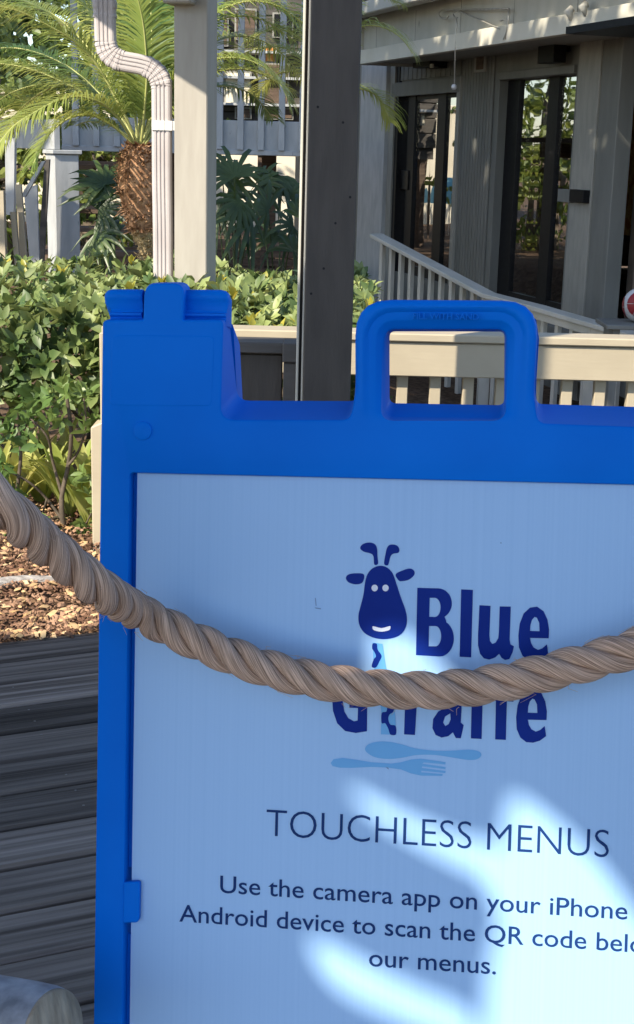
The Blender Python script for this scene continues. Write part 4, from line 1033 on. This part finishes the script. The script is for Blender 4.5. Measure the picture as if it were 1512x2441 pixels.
for xq in (0.35, 0.75): bbox('support_post', (lerp(xl, xr, xq), YW+1.2, gz(0, YW)-0.1), X*0.14, Yv*0.14, Zv*(zt2-0.2-gz(0, YW)), M['brown'], wk, 0.004)
# corner post of the walkway, turned so two faces show
YC2 = 11.0
cpost = empty('walkway_post', (at_y(145, 620, YC2).x, YC2, -0.05), 'big square grey post under the walkway corner, patched with sun', 'post')
c0 = at_y(132, 480, YC2); th = R(30)
e1 = Vector((math.cos(th), math.sin(th), 0)); e2 = Vector((-math.sin(th), math.cos(th), 0))
ztp = at_y(150, 368, YC2).z
bbox('shaft', Vector((c0.x, YC2, -0.3)), e1*0.197, e2*0.197, Zv*(ztp+0.3), M['bluegrey'], cpost, 0.006)
bbox('cap_plate', Vector((c0.x, YC2, ztp+0.002))-e1*0.02-e2*0.02, e1*0.237, e2*0.237, Zv*0.03, M['bluegrey'], cpost, 0.004)
bbox('side_beam', Vector((c0.x, YC2, ztp+0.034))-e1*0.0, e1*0.05, e2*3.0, Zv*0.22, M['bluegrey'], cpost, 0.004)
# stair going up to the walkway at the left
stair = empty('stair', (at_y(40, 640, 10.4).x, 10.4, -0.05), 'blue-grey wooden stair with plank sides left of the big grey post', 'stair')
def yquad(name, P, Y, th_, m_, parent):
    f = [at_y(x, y, Y) for x, y in P]; g = [p+Yv*th_ for p in f]; n = len(P)
    fs = [tuple(range(n)), tuple(range(2*n-1, n-1, -1))] + [(i, (i+1) % n, n+(i+1) % n, n+i)[::-1] for i in range(n)]
    return mesh(name, list(f)+list(g), fs, m_, parent)
yquad('newel_post', [(-14, 455), (8, 455), (14, 640), (-10, 640)], 10.0, 0.07, M['cream'], stair)
yquad('rail_post', [(12, 330), (35, 330), (33, 512), (14, 512)], 10.6, 0.08, M['bluegrey'], stair)
yquad('baluster', [(36, 440), (50, 440), (66, 640), (50, 640)], 10.2, 0.04, M['cream'], stair)
yquad('baluster', [(24, 505), (36, 505), (48, 640), (36, 640)], 10.1, 0.04, M['cream'], stair)
yquad('side_plank', [(57, 452), (88, 440), (94, 640), (72, 640)], 10.5, 0.04, M['bluegrey'], stair)
yquad('stringer', [(107, 380), (118, 380), (103, 640), (88, 640)], 10.8, 0.05, M['backwall'], stair)
yquad('handrail', [(100, 384), (108, 384), (60, 470), (48, 470)], 10.3, 0.05, M['bluegrey'], stair)
for k in range(7): bbox('tread', (at_y(95, 500, 11.6).x-0.05+0.0*k, 11.5+0.24*k, -0.02+0.18*k), X*0.9, Yv*0.26, Zv*0.04, M['brown'], stair, 0.003)
# building behind the slats
bw0 = empty('back_building', (-0.85, 19.0, -0.4), 'dim brown clapboard building seen between the walkway slats', 'building')
YB = 19.0
bbox('wall', (-1.75, YB+0.1, 1.15), X*1.8, Yv*0.2, Zv*4.0, M['backwall'], bw0, 0)
for px_ in (-1.7, -0.9, -0.1): bbox('pile', (px_, YB+0.12, -0.8), X*0.16, Yv*0.16, Zv*1.95, M['brown'], bw0, 0)
rr = random.Random(9)
for k in range(15): bbox('clapboard', (-1.75, YB+0.055, 1.30+0.2*k), X*1.8, Yv*0.04, Zv*0.19, M['backwall'], bw0, 0.006)
for k, (x0, x1, y0, y1, mm) in enumerate([(505, 545, 40, 110, 'brown'), (560, 612, 20, 95, 'brown'), (630, 660, 110, 150, 'orange'), (625, 690, 150, 250, 'brown'), (535, 600, 170, 250, 'farwall'), (505, 525, 255, 283, 'farwall'), (630, 700, 256, 285, 'brown'), (650, 700, 30, 90, 'black'), (560, 600, 255, 284, 'brown')]):
    f = pbox('window', x0, x1, y0, y1, YB-0.02, 0.06, M['trim'], bw0, bev=0)
    g = pbox('pane', x0+4, x1-4, y0+4, y1-4, YB-0.032, 0.03, M[mm], bw0, bev=0)
for y in (120, 182, 246): pbox('ledge', 480, 730, y, y+6, YB-0.12, 0.14, M['bluegrey'], bw0, bev=0)
# low brown boardwalk and sunny wall under the walkway
lw = empty('boardwalk', (-0.6, 13.6, -0.4), 'low brown boardwalk under the raised walkway', 'boardwalk')
for k, y in enumerate((592, 612, 634, 656)): pbox('plank', 90, 765, y, y+17, 13.9+0.02*k, 0.04, M['brown'], lw, bev=0.004)
for x in (215, 520, 620, 700): pbox('leg', x, x+10, 600, 700, 13.85, 0.05, M['brown'], lw, bev=0.003)
for y0, y1 in ((395, 405), (455, 466), (497, 510)): pbox('rail', 180, 330, y0, y1, 15.4, 0.06, M['brown'], lw, bev=0.003)
fw = empty('far_wall', (-1, 24, -0.7), 'pale cream garden wall glimpsed far behind the fan palms', 'wall')
bbox('wall_face', (-7, 24, -0.9), X*9, Yv*0.25, Zv*2.9, M['farwall'], fw, 0.01)
bbox('coping', (-7, 23.94, 2.0), X*9, Yv*0.37, Zv*0.08, M['farwall'], fw, 0.01)
# teal parasol
pu = at_y(168, 405, 21.0)
um = empty('parasol', (pu.x, 21, -0.1), 'teal cloth parasol half hidden behind the big grey post', 'umbrella')
m = MB(); n = 16; m.v.append(pu)
for i in range(1, 7):
    f = i/6; rad = 0.42*math.sin(f*1.35); z = pu.z - 0.45*(1-math.cos(f*1.45))
    for q in range(n):
        a = 2*math.pi*q/n; sc_ = 1+0.03*math.cos(8*a); m.v.append(Vector((pu.x+rad*sc_*math.cos(a), 21+rad*sc_*math.sin(a), z)))
for q in range(n): m.f.append((0, 1+q, 1+(q+1) % n))
for i in range(5):
    for q in range(n): m.f.append((1+i*n+q, 1+(i+1)*n+q, 1+(i+1)*n+(q+1) % n, 1+i*n+(q+1) % n))
m.build('canopy', M['teal'], um, smooth=True)
MB().tube([(pu.x, 21, -0.1), pu], 0.02, 8).build('pole', M['strap'], um, smooth=True)

# ------------------------------------------------------------------ shop building on the right
WP0 = at_z(1290, 735, -0.09); vp = ray(-319, 345); WD = Vector((vp.x, vp.y, 0)).normalized()      # along the wall, away from the viewer
WN = Vector((-WD.y, WD.x, 0))
if WN.dot(CAM-WP0) < 0: WN = -WN
def z3(x, y): return (834.4+x*0.4482, y*0.4482)
def wsz(zx, zy, off=0.0):
    p = on_plane(*z3(zx, zy), WP0+WN*off, WN); return (p-WP0).dot(WD), p.z
def wp(s_, z, off): q = WP0 + WD*s_ + WN*off; return Vector((q.x, q.y, z))
shop = empty('shop_building', WP0, 'grey-green shop front with two glazed black doors and pale eave on the right', 'building')
def wbox(name, s0, s1, z0, z1, off, th_, m_, parent=shop, bev=0.0):
    if s0 > s1: s0, s1 = s1, s0
    return bbox(name, wp(s0, z0, off-th_), WD*(s1-s0), WN*th_, Zv*(z1-z0), m_, parent, bev)
def wrect(name, x0, yt, x1, yb, off, th_, m_, parent=shop, bev=0.0, zb=None, zt=None):
    s0, z1 = wsz(x0, yt, off); s1, z0 = wsz(x1, yb, off)
    return wbox(name, s0, s1, zb if zb is not None else z0, zt if zt is not None else z1, off, th_, m_, parent, bev)
FLZ = -0.09; TOPZ = 3.3
d1l, d1zt = wsz(247, 512); d1r, q_ = wsz(596, 478); d2l, d2zt = wsz(800, 415); d2r, q_ = wsz(1208, 374)
far_s = wsz(20, 600)[0]; near_s = wsz(1290, 700)[0]
wbox('wall', far_s+2.5, d1l, -0.9, TOPZ, 0, 0.15, M['wallp'])
wbox('wall', d1l, d1r, d1zt, TOPZ, 0, 0.15, M['wallp']); wbox('wall', d1r, d2l, -0.9, TOPZ, 0, 0.15, M['wallp'])
wbox('wall', d2l, d2r, d2zt, TOPZ, 0, 0.15, M['wallp']); wbox('wall', d2r, near_s, -0.9, TOPZ, 0, 0.15, M['wallp'])
wbox('threshold', d1l, d1r, -0.9, FLZ, 0, 0.2, M['wallp']); wbox('threshold', d2l, d2r, -0.9, FLZ, 0, 0.2, M['wallp'])
# ribbed siding between and above the doors
ns = 11
for k in range(ns):
    s0 = lerp(d1r-0.05, d2l+0.10, k/ns); s1 = lerp(d1r-0.05, d2l+0.10, (k+0.78)/ns)
    wbox('siding_board', s0, s1, -0.9, TOPZ-0.4, 0.018, 0.016, M['wallp'], bev=0.003)
for k in range(14):
    s0 = lerp(d1l, d1r, k/14); s1 = lerp(d1l, d1r, (k+0.88)/14)
    wbox('siding_board', s0, s1, d1zt+0.16, TOPZ-0.4, 0.018, 0.016, M['wallp'], bev=0.003)
wbox('door_header', d1l+0.02, d1r-0.04, d1zt-0.01, d1zt+0.14, 0.05, 0.05, M['wallp'], bev=0.004)
wbox('door_jamb', d1r-0.055, d1r+0.03, FLZ, d1zt+0.14, 0.045, 0.06, M['trim'], bev=0.004)
wbox('door_header', d2l, d2r, d2zt-0.02, d2zt+0.05, 0.03, 0.20, M['wallp'], bev=0.004)
# doors: glass and black stiles
def sx(zx, zy): return wsz(zx, zy, -0.06)[0]
door1 = wbox('glazed_door', d1l, d1r, FLZ, FLZ+0.10, -0.04, 0.05, M['black'])
for (a, q) in ((322, 358), (477, 521)): wbox('stile', sx(a, 600), sx(q, 600), FLZ, d1zt, -0.035, 0.055, M['black'], door1, 0.002)
wbox('top_bar', d1l, d1r, d1zt-0.05, d1zt-0.01, -0.045, 0.05, M['black'], door1)
ed = [d1l, sx(322, 600), sx(358, 600), sx(477, 600), sx(521, 600), d1r]
for i in (0, 2, 4): wbox('pane', ed[i]-0.0, ed[i+1], FLZ+0.1, d1zt-0.05, -0.062, 0.008, M['glass'], door1)
wrect('lock_box', 268, 905, 306, 1010, -0.02, 0.05, M['black'], door1, 0.004)
door2 = wbox('glazed_door', d2l, d2r, FLZ, FLZ+0.06, -0.09, 0.05, M['black'])
for (a, q) in ((815, 876), (1030, 1084)): wbox('stile', sx(a, 700), sx(q, 700), FLZ, d2zt, -0.085, 0.055, M['black'], door2, 0.002)
ed = [sx(876, 700), sx(1030, 700), sx(1084, 700), d2r]
for i in (0, 2): wbox('pane', ed[i], ed[i+1], FLZ+0.06, d2zt, -0.112, 0.008, M['glass'], door2)
wbox('reveal', d2l+0.005, sx(876, 700)+0.02, FLZ, d2zt, -0.10, 0.02, M['black'], door2)
wbox('bright_stile', sx(876, 700), sx(920, 700), FLZ+0.06, d2zt, -0.125, 0.02, M['bluegrey'], door2)
# interior
wbox('floor', d1l+0.5, near_s-0.5, FLZ-0.1, FLZ-0.02, -0.2, 4.0, M['interior'])
wbox('inner_wall', d1l+0.5, near_s-0.5, FLZ, TOPZ, -4.2, 0.1, M['interior'])
wbox('inner_ceiling', d1l+0.5, near_s-0.5, 2.7, 2.8, -0.2, 4.0, M['interior'])
wbox('inner_end_wall', near_s-0.5, near_s-0.4, FLZ, 2.7, -0.2, 4.0, M['interior']); wbox('inner_end_wall', d1l+0.5, d1l+0.6, FLZ, 2.7, -0.2, 4.0, M['interior'])
wrect('orange_poster', 925, 540, 1015, 720, -0.35, 0.02, M['orange']); wrect('orange_poster', 528, 500, 590, 600, -0.35, 0.02, M['orange'])
wrect('red_banner', 500, 1180, 560, 1450, -0.35, 0.02, M['redp'])
# pillars and corner
wrect('end_pillar', 62, 360, 176, 900, 0.10, 0.25, M['bluegrey'], bev=0.006, zb=-0.9, zt=TOPZ)
wrect('dark_jamb', 182, 340, 246, 900, 0.03, 0.10, M['black'], zb=-0.9, zt=TOPZ-0.5)
wrect('jamb_trim', 205, 340, 222, 900, 0.05, 0.03, M['trim'], zb=-0.9, zt=TOPZ-0.5)
wrect('corner_board', 1212, 400, 1292, 900, 0.10, 0.10, M['trim'], bev=0.006, zb=-0.9, zt=TOPZ)
sA, _ = wsz(1296, 900, 0.0); sB, _ = wsz(1335, 900, 0.0); sC, _ = wsz(1382, 900, 0.1); sD, _ = wsz(1408, 900, 0.1)
wbox('corner_recess', sA, sB, -0.9, TOPZ, -0.02, 0.12, M['roof'])
wbox('corner_board', sB, sC, -0.9, TOPZ, 0.08, 0.14, M['wallp'], bev=0.006); wbox('corner_board', sC-0.005, sD, -0.9, TOPZ, 0.11, 0.14, M['wallp'], bev=0.006)
wbox('porch_wall', sD-2.2, sD, -0.9, TOPZ, -0.9, 0.12, M['roof']); wbox('porch_beam', sD-2.0, sA, 2.42, 2.62, 0.06, 0.14, M['wallp'], bev=0.006)
wbox('porch_floor', sD-2.2, sA, -0.5, -0.12, 0.4, 1.3, M['wallp'])
for k in range(3): wbox('porch_board', sD-0.16-0.34*k, sD-0.06-0.34*k, -0.2, 2.42, -0.5, 0.08, M['wallp'], bev=0.005)
wrect('orange_banner', 1492, 560, 1530, 1260, -0.45, 0.01, M['orange'])
# eave
EO = 0.75
def eline(x0, y0, x1, y1, yh0, yh1, name, off, th_, m_, slope=True):
    s0, z0 = wsz(x0, y0, off); s1, z1 = wsz(x1, y1, off); zt0 = wsz(x0, yh0, off)[1]; zt1 = wsz(x1, yh1, off)[1]
    zb = (z0+z1)/2-0.03; zt = (zt0+zt1)/2+0.03
    return wbox(name, s0+3, s1-1.2, zb, zt, off, th_, m_, bev=0.004), zb, zt
M['lip'] = mat('cream_eave_paint', (0.56, 0.53, 0.44), (0.64, 0.61, 0.52), rough=0.5, scale=3, speck=((0.36, 0.33, 0.26), 5.0, 0.72))
e_, ezb, ezt = eline(270, 314, 1480, 76, 276, 0, 'eave_lip', EO+0.03, 0.08, M['lip'])
sE0, sE1 = wsz(60, 200, EO)[0], wsz(1500, 60, EO)[0]
wbox('fascia_panel', sE0+0.0, sE1-1.2, ezt, wsz(130, 62, EO+0.27)[1]+0.1, EO-0.03, 0.03, M['fascia'])
for k in range(8): wbox('panel_joint', sE0-1.1*k-0.4, sE0-1.1*k-0.392, ezt, wsz(130, 62, EO+0.27)[1], EO-0.028, 0.004, M['trim'])
wbox('soffit', sE0, sE1-1.2, ezb+0.03, ezb+0.05, EO-0.05, EO-0.04, M['trim'])
wbox('eave_return', sE0, sE0+0.04, ezb, ezt+0.4, EO-0.002, EO, M['fascia'])
g1 = wsz(130, 62, EO+0.27)[1]
wbox('roof_slab', sE0+0.9, sE1-1.2, g1+0.125, g1+0.22, EO+0.24, 5.5, M['roof'])
wbox('roof_soffit', sE0+0.9, sE1-1.2, g1+0.05, g1+0.07, EO+0.12, 0.2, M['brown'])
g0 = wsz(130, 62, EO+0.27)
wbox('gutter', sE0+0.9, sE1-1.2, g0[1], g0[1]+0.12, EO+0.27, 0.14, M['fascia'], bev=0.01)
aw = [wsz(1148, 166, 0.95), wsz(1530, 150, 0.95)]
wbox('awning_edge', aw[0][0], aw[1][0]-1.0, aw[0][1]-0.02, aw[0][1]+0.03, 0.95, 0.8, M['black'])
# fittings on the wall
def fitting(name, lab, cat, pieces):
    root = None
    for (nm, x0, y0, x1, y1, off, th_, mm) in pieces:
        s0, z1 = wsz(x0, y0, off); s1, z0 = wsz(x1, y1, off)
        if root is None: root = empty(name, wp((s0+s1)/2, z0, off-th_), lab, cat)
        wbox(nm, s0, s1, z0, z1, off, th_, M[mm], root, 0.004)
fitting('wall_lamp', 'dark square up-and-down wall lamp above the right-hand shop door', 'lamp', [('housing', 1005, 186, 1080, 330, 0.20, 0.12, 'black'), ('wall_plate', 1078, 192, 1126, 272, 0.08, 0.079, 'black')])
fitting('intercom', 'black box with glass front on the right-hand door jamb', 'intercom', [('box', 1168, 1006, 1238, 1080, 0.16, 0.10, 'black'), ('face', 1106, 1004, 1168, 1078, 0.14, 0.06, 'wallp')])
fitting('notice_frame', 'narrow framed notice under the eave between the doors', 'notice', [('frame', 665, 256, 715, 381, 0.05, 0.03, 'trim'), ('card', 674, 268, 706, 368, 0.056, 0.01, 'brown')])
fitting('security_light', 'dark twin security light under the eave above the left shop door', 'lamp', [('lamp_head', 335, 316, 425, 352, 0.22, 0.10, 'black'), ('arm', 420, 322, 470, 360, 0.12, 0.10, 'black'), ('lens', 425, 340, 438, 360, 0.23, 0.02, 'steel')])
# hanging bracket with chain
def ep(x, y): return on_plane(*z3(x, y), WP0+WN*(EO+0.03), WN)
br = empty('hanging_bracket', ep(845, 120), 'pale wire plant bracket with scroll end hanging from the shop eave', 'bracket')
MB().tube([ep(845, 44), ep(843, 110), ep(826, 210)], 0.007, 6).build('back_bar', M['steel'], br, smooth=True)
MB().tube([ep(845, 46), ep(700, 50), ep(520, 52)] + [ep(500+28*math.cos(R(a)), 76+24*math.sin(R(a))) for a in range(-80, -360, -28)], 0.008, 6).build('arm', M['steel'], br, smooth=True)
MB().tube(catmull([ep(800, 155), ep(700, 110), ep(600, 68), ep(570, 58), ep(550, 70), ep(556, 90), ep(572, 94)], 5), 0.006, 6).build('brace', M['steel'], br, smooth=True)
MB().tube(catmull([ep(800, 112), ep(820, 106), ep(838, 118), ep(836, 160), ep(816, 210)], 5), 0.006, 6).build('hook', M['steel'], br, smooth=True)
ch = empty('hanging_chain', ep(555, 462), 'thin chain with a glass ball hanging from the bracket', 'chain')
MB().tube([ep(566, 92), ep(568, 130), ep(562, 200), ep(556, 455)], 0.0065, 6).build('chain', M['steel'], ch, smooth=True)
m = MB(); c = ep(554, 463)
for i in range(9):
    t = math.pi*i/8
    for q in range(10): m.v.append(c+Vector((math.sin(t)*math.cos(q*.628), math.sin(t)*math.sin(q*.628), math.cos(t)))*0.026)
for i in range(8):
    for q in range(10): m.f.append((i*10+q, (i+1)*10+q, (i+1)*10+(q+1) % 10, i*10+(q+1) % 10))
m.build('ball', M['whitep'], ch, smooth=True)
for k, (x, y) in enumerate(((1180, 70), (1257, 45))):
    p = ep(x, y); t = empty('eave_clip', p, ['pale clip on the eave lip nearer the bracket', 'pale clip on the eave lip nearer the dark awning'][k], 'clip')
    MB().tube([p+Zv*0.03, p+WN*0.03+Zv*0.01, p-Zv*0.05], [0.03, 0.035, 0.01], 8).build('body', M['fascia'], t, smooth=True)
# ramp rail in front of the shop
rail = empty('ramp_railing', at_y(1166, 699, 11.3)-Zv*0.95, 'pale grey-green railing with balusters sloping down along the shop ramp', 'railing')
rpts = [at_y(x, y, Y) for x, y, Y in ((898, 557, 12.6), (1166, 699, 11.3), (1278, 727, 10.9), (1417, 767, 10.3), (1620, 824, 9.6))]
for sg, (a, q) in enumerate(zip(rpts, rpts[1:])):
    d = (q-a); Ld = d.length; d.normalize(); nn = Vector((-d.y, d.x, 0)).normalized(); dh = Vector((d.x, d.y, 0)).normalized()
    bbox('cap_rail', a - nn*0.07 - Zv*0.036 - d*0.01, d*(Ld+0.02), nn*0.14, Zv*0.036, M['fascia'], rail, 0.004)
    if sg: bbox('apron_board', a - nn*0.035 - Zv*0.10, d*(Ld), nn*0.035, Zv*0.062, M['fascia'], rail, 0.003)
    nb = int(Ld/0.145)
    for k in range(nb):
        p = a + d*((k+0.5)*Ld/nb); bbox('baluster', p - dh*0.02 + nn*0.001 - Zv*0.95, dh*0.04, nn*0.04, Zv*0.913, M['fascia'], rail, 0.002)
for p in rpts[1:4]: bbox('post', p - X*0.045 - Yv*0.0 - Zv*1.0, X*0.09, Yv*0.09, Zv*0.962, M['fascia'], rail, 0.004)
# red and white ball on a low bench by the porch
bp_ = at_z(1519, 727, 0.26)
bc = at_y(1526, 727, 9.4)
bn = empty('low_bench', (bc.x, 9.4, -0.6), 'low grey bench by the shop porch under the red and white ball', 'bench')
bbox('seat', (bc.x-0.25, 9.2, bc.z-0.145), X*0.7, Yv*0.4, Zv*0.03, M['wallp'], bn, 0.004)
for dx in (-0.2, 0.35): bbox('leg', (bc.x+dx, 9.25, -0.7), X*0.05, Yv*0.3, Zv*(bc.z-0.146+0.7), M['wallp'], bn, 0.004)
ball = empty('ball', (bc.x, 9.4, bc.z-0.115), 'white ball with dark red panels beside the shop corner', 'ball')
def sphere(m, c, rad, n1=14, n2=22):
    k = len(m.v)
    for i in range(n1+1):
        t = math.pi*i/n1
        for q in range(n2): m.v.append(c+Vector((math.sin(t)*math.cos(q*2*math.pi/n2), math.sin(t)*math.sin(q*2*math.pi/n2), math.cos(t)))*rad)
    for i in range(n1):
        for q in range(n2): m.f.append((k+i*n2+q, k+(i+1)*n2+q, k+(i+1)*n2+(q+1) % n2, k+i*n2+(q+1) % n2))
    return m
bcen = Vector((bc.x, 9.4, bc.z)); sphere(MB(), bcen, 0.115).build('skin', M['whitep'], ball, smooth=True)
for k, ax_ in enumerate((Vector((-0.22, -1, 0.16)), Vector((-1, 0.6, -0.2)), Vector((0.9, 0.5, 0.5)))):
    ax_.normalize(); a = ax_.cross(Zv).normalized(); c2_ = ax_.cross(a); m = MB()
    for g in range(6):
        t0, t1 = g*math.pi/3+0.03, (g+1)*math.pi/3-0.03; P = []
        for rr_ in (0.05, 0.35, 0.7, 1.05):
            for q in range(4):
                tt = lerp(t0, t1, q/3); P.append(bcen + (ax_ + (a*math.cos(tt)+c2_*math.sin(tt))*rr_).normalized()*0.1175)
        m.add(P, [(i*4+q, i*4+q+1, i*4+q+5, i*4+q+4) for i in range(3) for q in range(3)])
    m.build('panel', M['redp'], ball)

# ------------------------------------------------------------------ trees that shade the shop and close the view
def tree(name, base, crowns, nleaf, size, label, seed, group=None):
    r = random.Random(seed); root = empty(name, base, label, 'tree', group); b = MB(); base = Vector(base)
    tot = sum(c[1]**2 for c in crowns)
    for (c, rad) in crowns:
        c = Vector(c); ncl = max(6, int(nleaf*rad*rad/tot/22))
        for k in range(ncl):
            p = c + rdir(r)*rad*(r.random()**0.4)*Vector((1, 1, 0.75)).length/1.6
            for q in range(22):
                d = rdir(r); add_leaf(b, p + rdir(r)*rad*0.22*r.random(), (d+Vector((0, 0, -0.3))).normalized(), rdir(r), size*r.uniform(0.7, 1.4), 1.2)
    tag(b.build('crown', M['tree'], root), kind='stuff')
    top = Vector(crowns[0][0]); m = MB(); m.tube(catmull([base, base.lerp(top, 0.4)+rdir(r)*0.2, base.lerp(top, 0.8)], 6), [0.2-0.008*i for i in range(13)], 10)
    for (c, rad) in crowns: m.tube([base.lerp(top, 0.5), base.lerp(top, 0.5).lerp(Vector(c), 0.6)+rdir(r)*0.2, Vector(c)], [0.09, 0.06, 0.03], 7)
    m.build('trunk', M['bark'], root, smooth=True)
    return root
tree('shade_tree', (-6.6, 7.2, -0.05), [((-5.8, 8.8, 6.6), 1.6), ((-5.4, 10.4, 7.2), 2.0), ((-4.6, 12.0, 7.0), 1.7), ((-4.4, 10.9, 6.4), 1.3), ((-4.0, 9.6, 6.4), 1.3), ((-3.65, 8.3, 6.4), 1.3), ((-3.3, 7.0, 6.4), 1.3), ((-2.95, 5.7, 6.4), 1.3), ((-2.65, 4.7, 6.4), 1.1), ((-3.0, 6.3, 6.3), 1.1), ((-3.5, 9.0, 6.2), 1.1), ((-2.35, 5.3, 6.6), 0.9), ((-4.6, 8.4, 6.6), 1.5), ((-4.2, 6.4, 6.6), 1.4)], 30000, 0.24, 'broad shade tree standing left of the palms', 31)
for k, (x, y, s_) in enumerate([(-6.5, 19, 0.9), (-4, 27, 1.2), (2, 30, 1.3), (-13, 13, 1.0), (-16, 22, 1.3)]):
    tree('background_tree', (x, y, -0.3), [((x, y, 5.0*s_), 2.4*s_), ((x-1.8*s_, y+0.5, 3.6*s_), 1.9*s_), ((x+1.8*s_, y-0.5, 3.8*s_), 1.9*s_), ((x, y-0.8, 2.4*s_), 1.7*s_)], 4200, 0.26*s_, ['leafy tree beyond the stair', 'leafy tree behind the back building', 'leafy tree behind the shop', 'leafy tree left of the stair', 'tall leafy tree far left'][k], 40+k, 'trees closing the view')

for k, (x, y, s_) in enumerate([(-3.5, 15.6, 1.0), (-4.9, 16.6, 1.2), (-2.9, 18.2, 1.2), (-6.2, 14.6, 1.1)]):
    t = tree('garden_bush', (x, y, -0.1), [((x, y, 1.9*s_), 0.95*s_), ((x-0.7*s_, y, 1.0*s_), 0.8*s_), ((x+0.7*s_, y-0.1, 1.1*s_), 0.8*s_), ((x, y-0.3, 0.6*s_), 0.7*s_)], 2600, 0.13, ['sunlit bush beyond the stair, nearest the walkway', 'tall sunlit bush beyond the stair', 'sunlit bush between the back building and the stair', 'sunlit bush at the far left of the garden'][k], 60+k, 'bushes beyond the stair')
    t.children[0].data.materials[0] = M['bush']; t['category'] = 'bush'
# ------------------------------------------------------------------ unseen sheet added over the deck: its edge and holes shape the sunlight
CZ = 3.0
def to_blocker(p): return p + TOSUN*((CZ-p.z)/TOSUN.z)
def patch(P): return [to_blocker(SO + SU*q.x + SV*q.y) for q in (on_sign(x, y, -0.007) for x, y in P)]
holes = [patch([(886, 1505), (945, 1492), (1005, 1540), (1075, 1612), (1060, 1680), (868, 1690), (876, 1545)]),  # openings projected along the sun to throw the bright patches on the sign
         patch([(812, 1880), (858, 1878), (960, 1935), (1080, 1985), (1185, 2005), (1212, 1892), (1246, 1894), (1330, 1960), (1420, 2050), (1530, 2200), (1640, 2300), (1640, 2520), (1135, 2520), (1150, 2340), (1175, 2220), (1135, 2120), (1000, 2050), (890, 1985), (826, 1930)]),
         patch([(722, 2232), (770, 2236), (870, 2290), (980, 2345), (1080, 2385), (1125, 2420), (1120, 2520), (1000, 2480), (880, 2430), (790, 2385), (735, 2320)])]
pe = [to_blocker(Vector(p)) for p in (at_z(-500, 1586, 0), at_z(0, 1533, 0), at_z(235, 1508, 0))]
outer = [Vector((-4.3, 0.2, CZ)), pe[1]+(pe[0]-pe[1])*0.5, pe[1], pe[2]]
tp1 = [to_blocker(Vector((x, y, z))) for x, y, z in ((-0.30, 3.95, 0.80), (-0.065, 3.86, 0.95), (-0.065, 3.86, 2.9), (0.125, 3.86, 2.9), (0.125, 3.86, 0.9))]  # extra tongue of the sheet, added to keep the brown post in shade
outer += [tp1[0], tp1[1], tp1[2], tp1[3], tp1[4], Vector((-0.2, 1.75, CZ)), Vector((0.5, 1.0, CZ)), Vector((0.5, -1.5, CZ)), Vector((-4.3, -1.5, CZ))]
loops = [outer] + holes
vs = [p for lp in loops for p in lp]; fs = [tuple(t) for t in tessellate_polygon(loops)]
nv0 = len(vs); vs2 = vs + [p+Zv*0.02 for p in vs]; fs2 = fs + [tuple(i+nv0 for i in t) for t in fs]; k = 0
for lp in loops:
    n = len(lp)
    for i in range(n): fs2.append((k+i, k+(i+1) % n, nv0+k+(i+1) % n, nv0+k+i))
    k += n
cano = empty('deck_sun_blocker', (-2, -1, 0), 'dark unseen sheet added over the deck, holes cut to let sun patches through', 'roof')
mesh('blocker_sheet', vs2, fs2, M['roof'], cano)
for (x, y) in ((-4.2, -1.45), (0.35, -1.45), (-4.2, -0.2)): bbox('blocker_post', (x, y, 0.0), X*0.12, Yv*0.12, Zv*CZ, M['dark'], cano, 0.004)
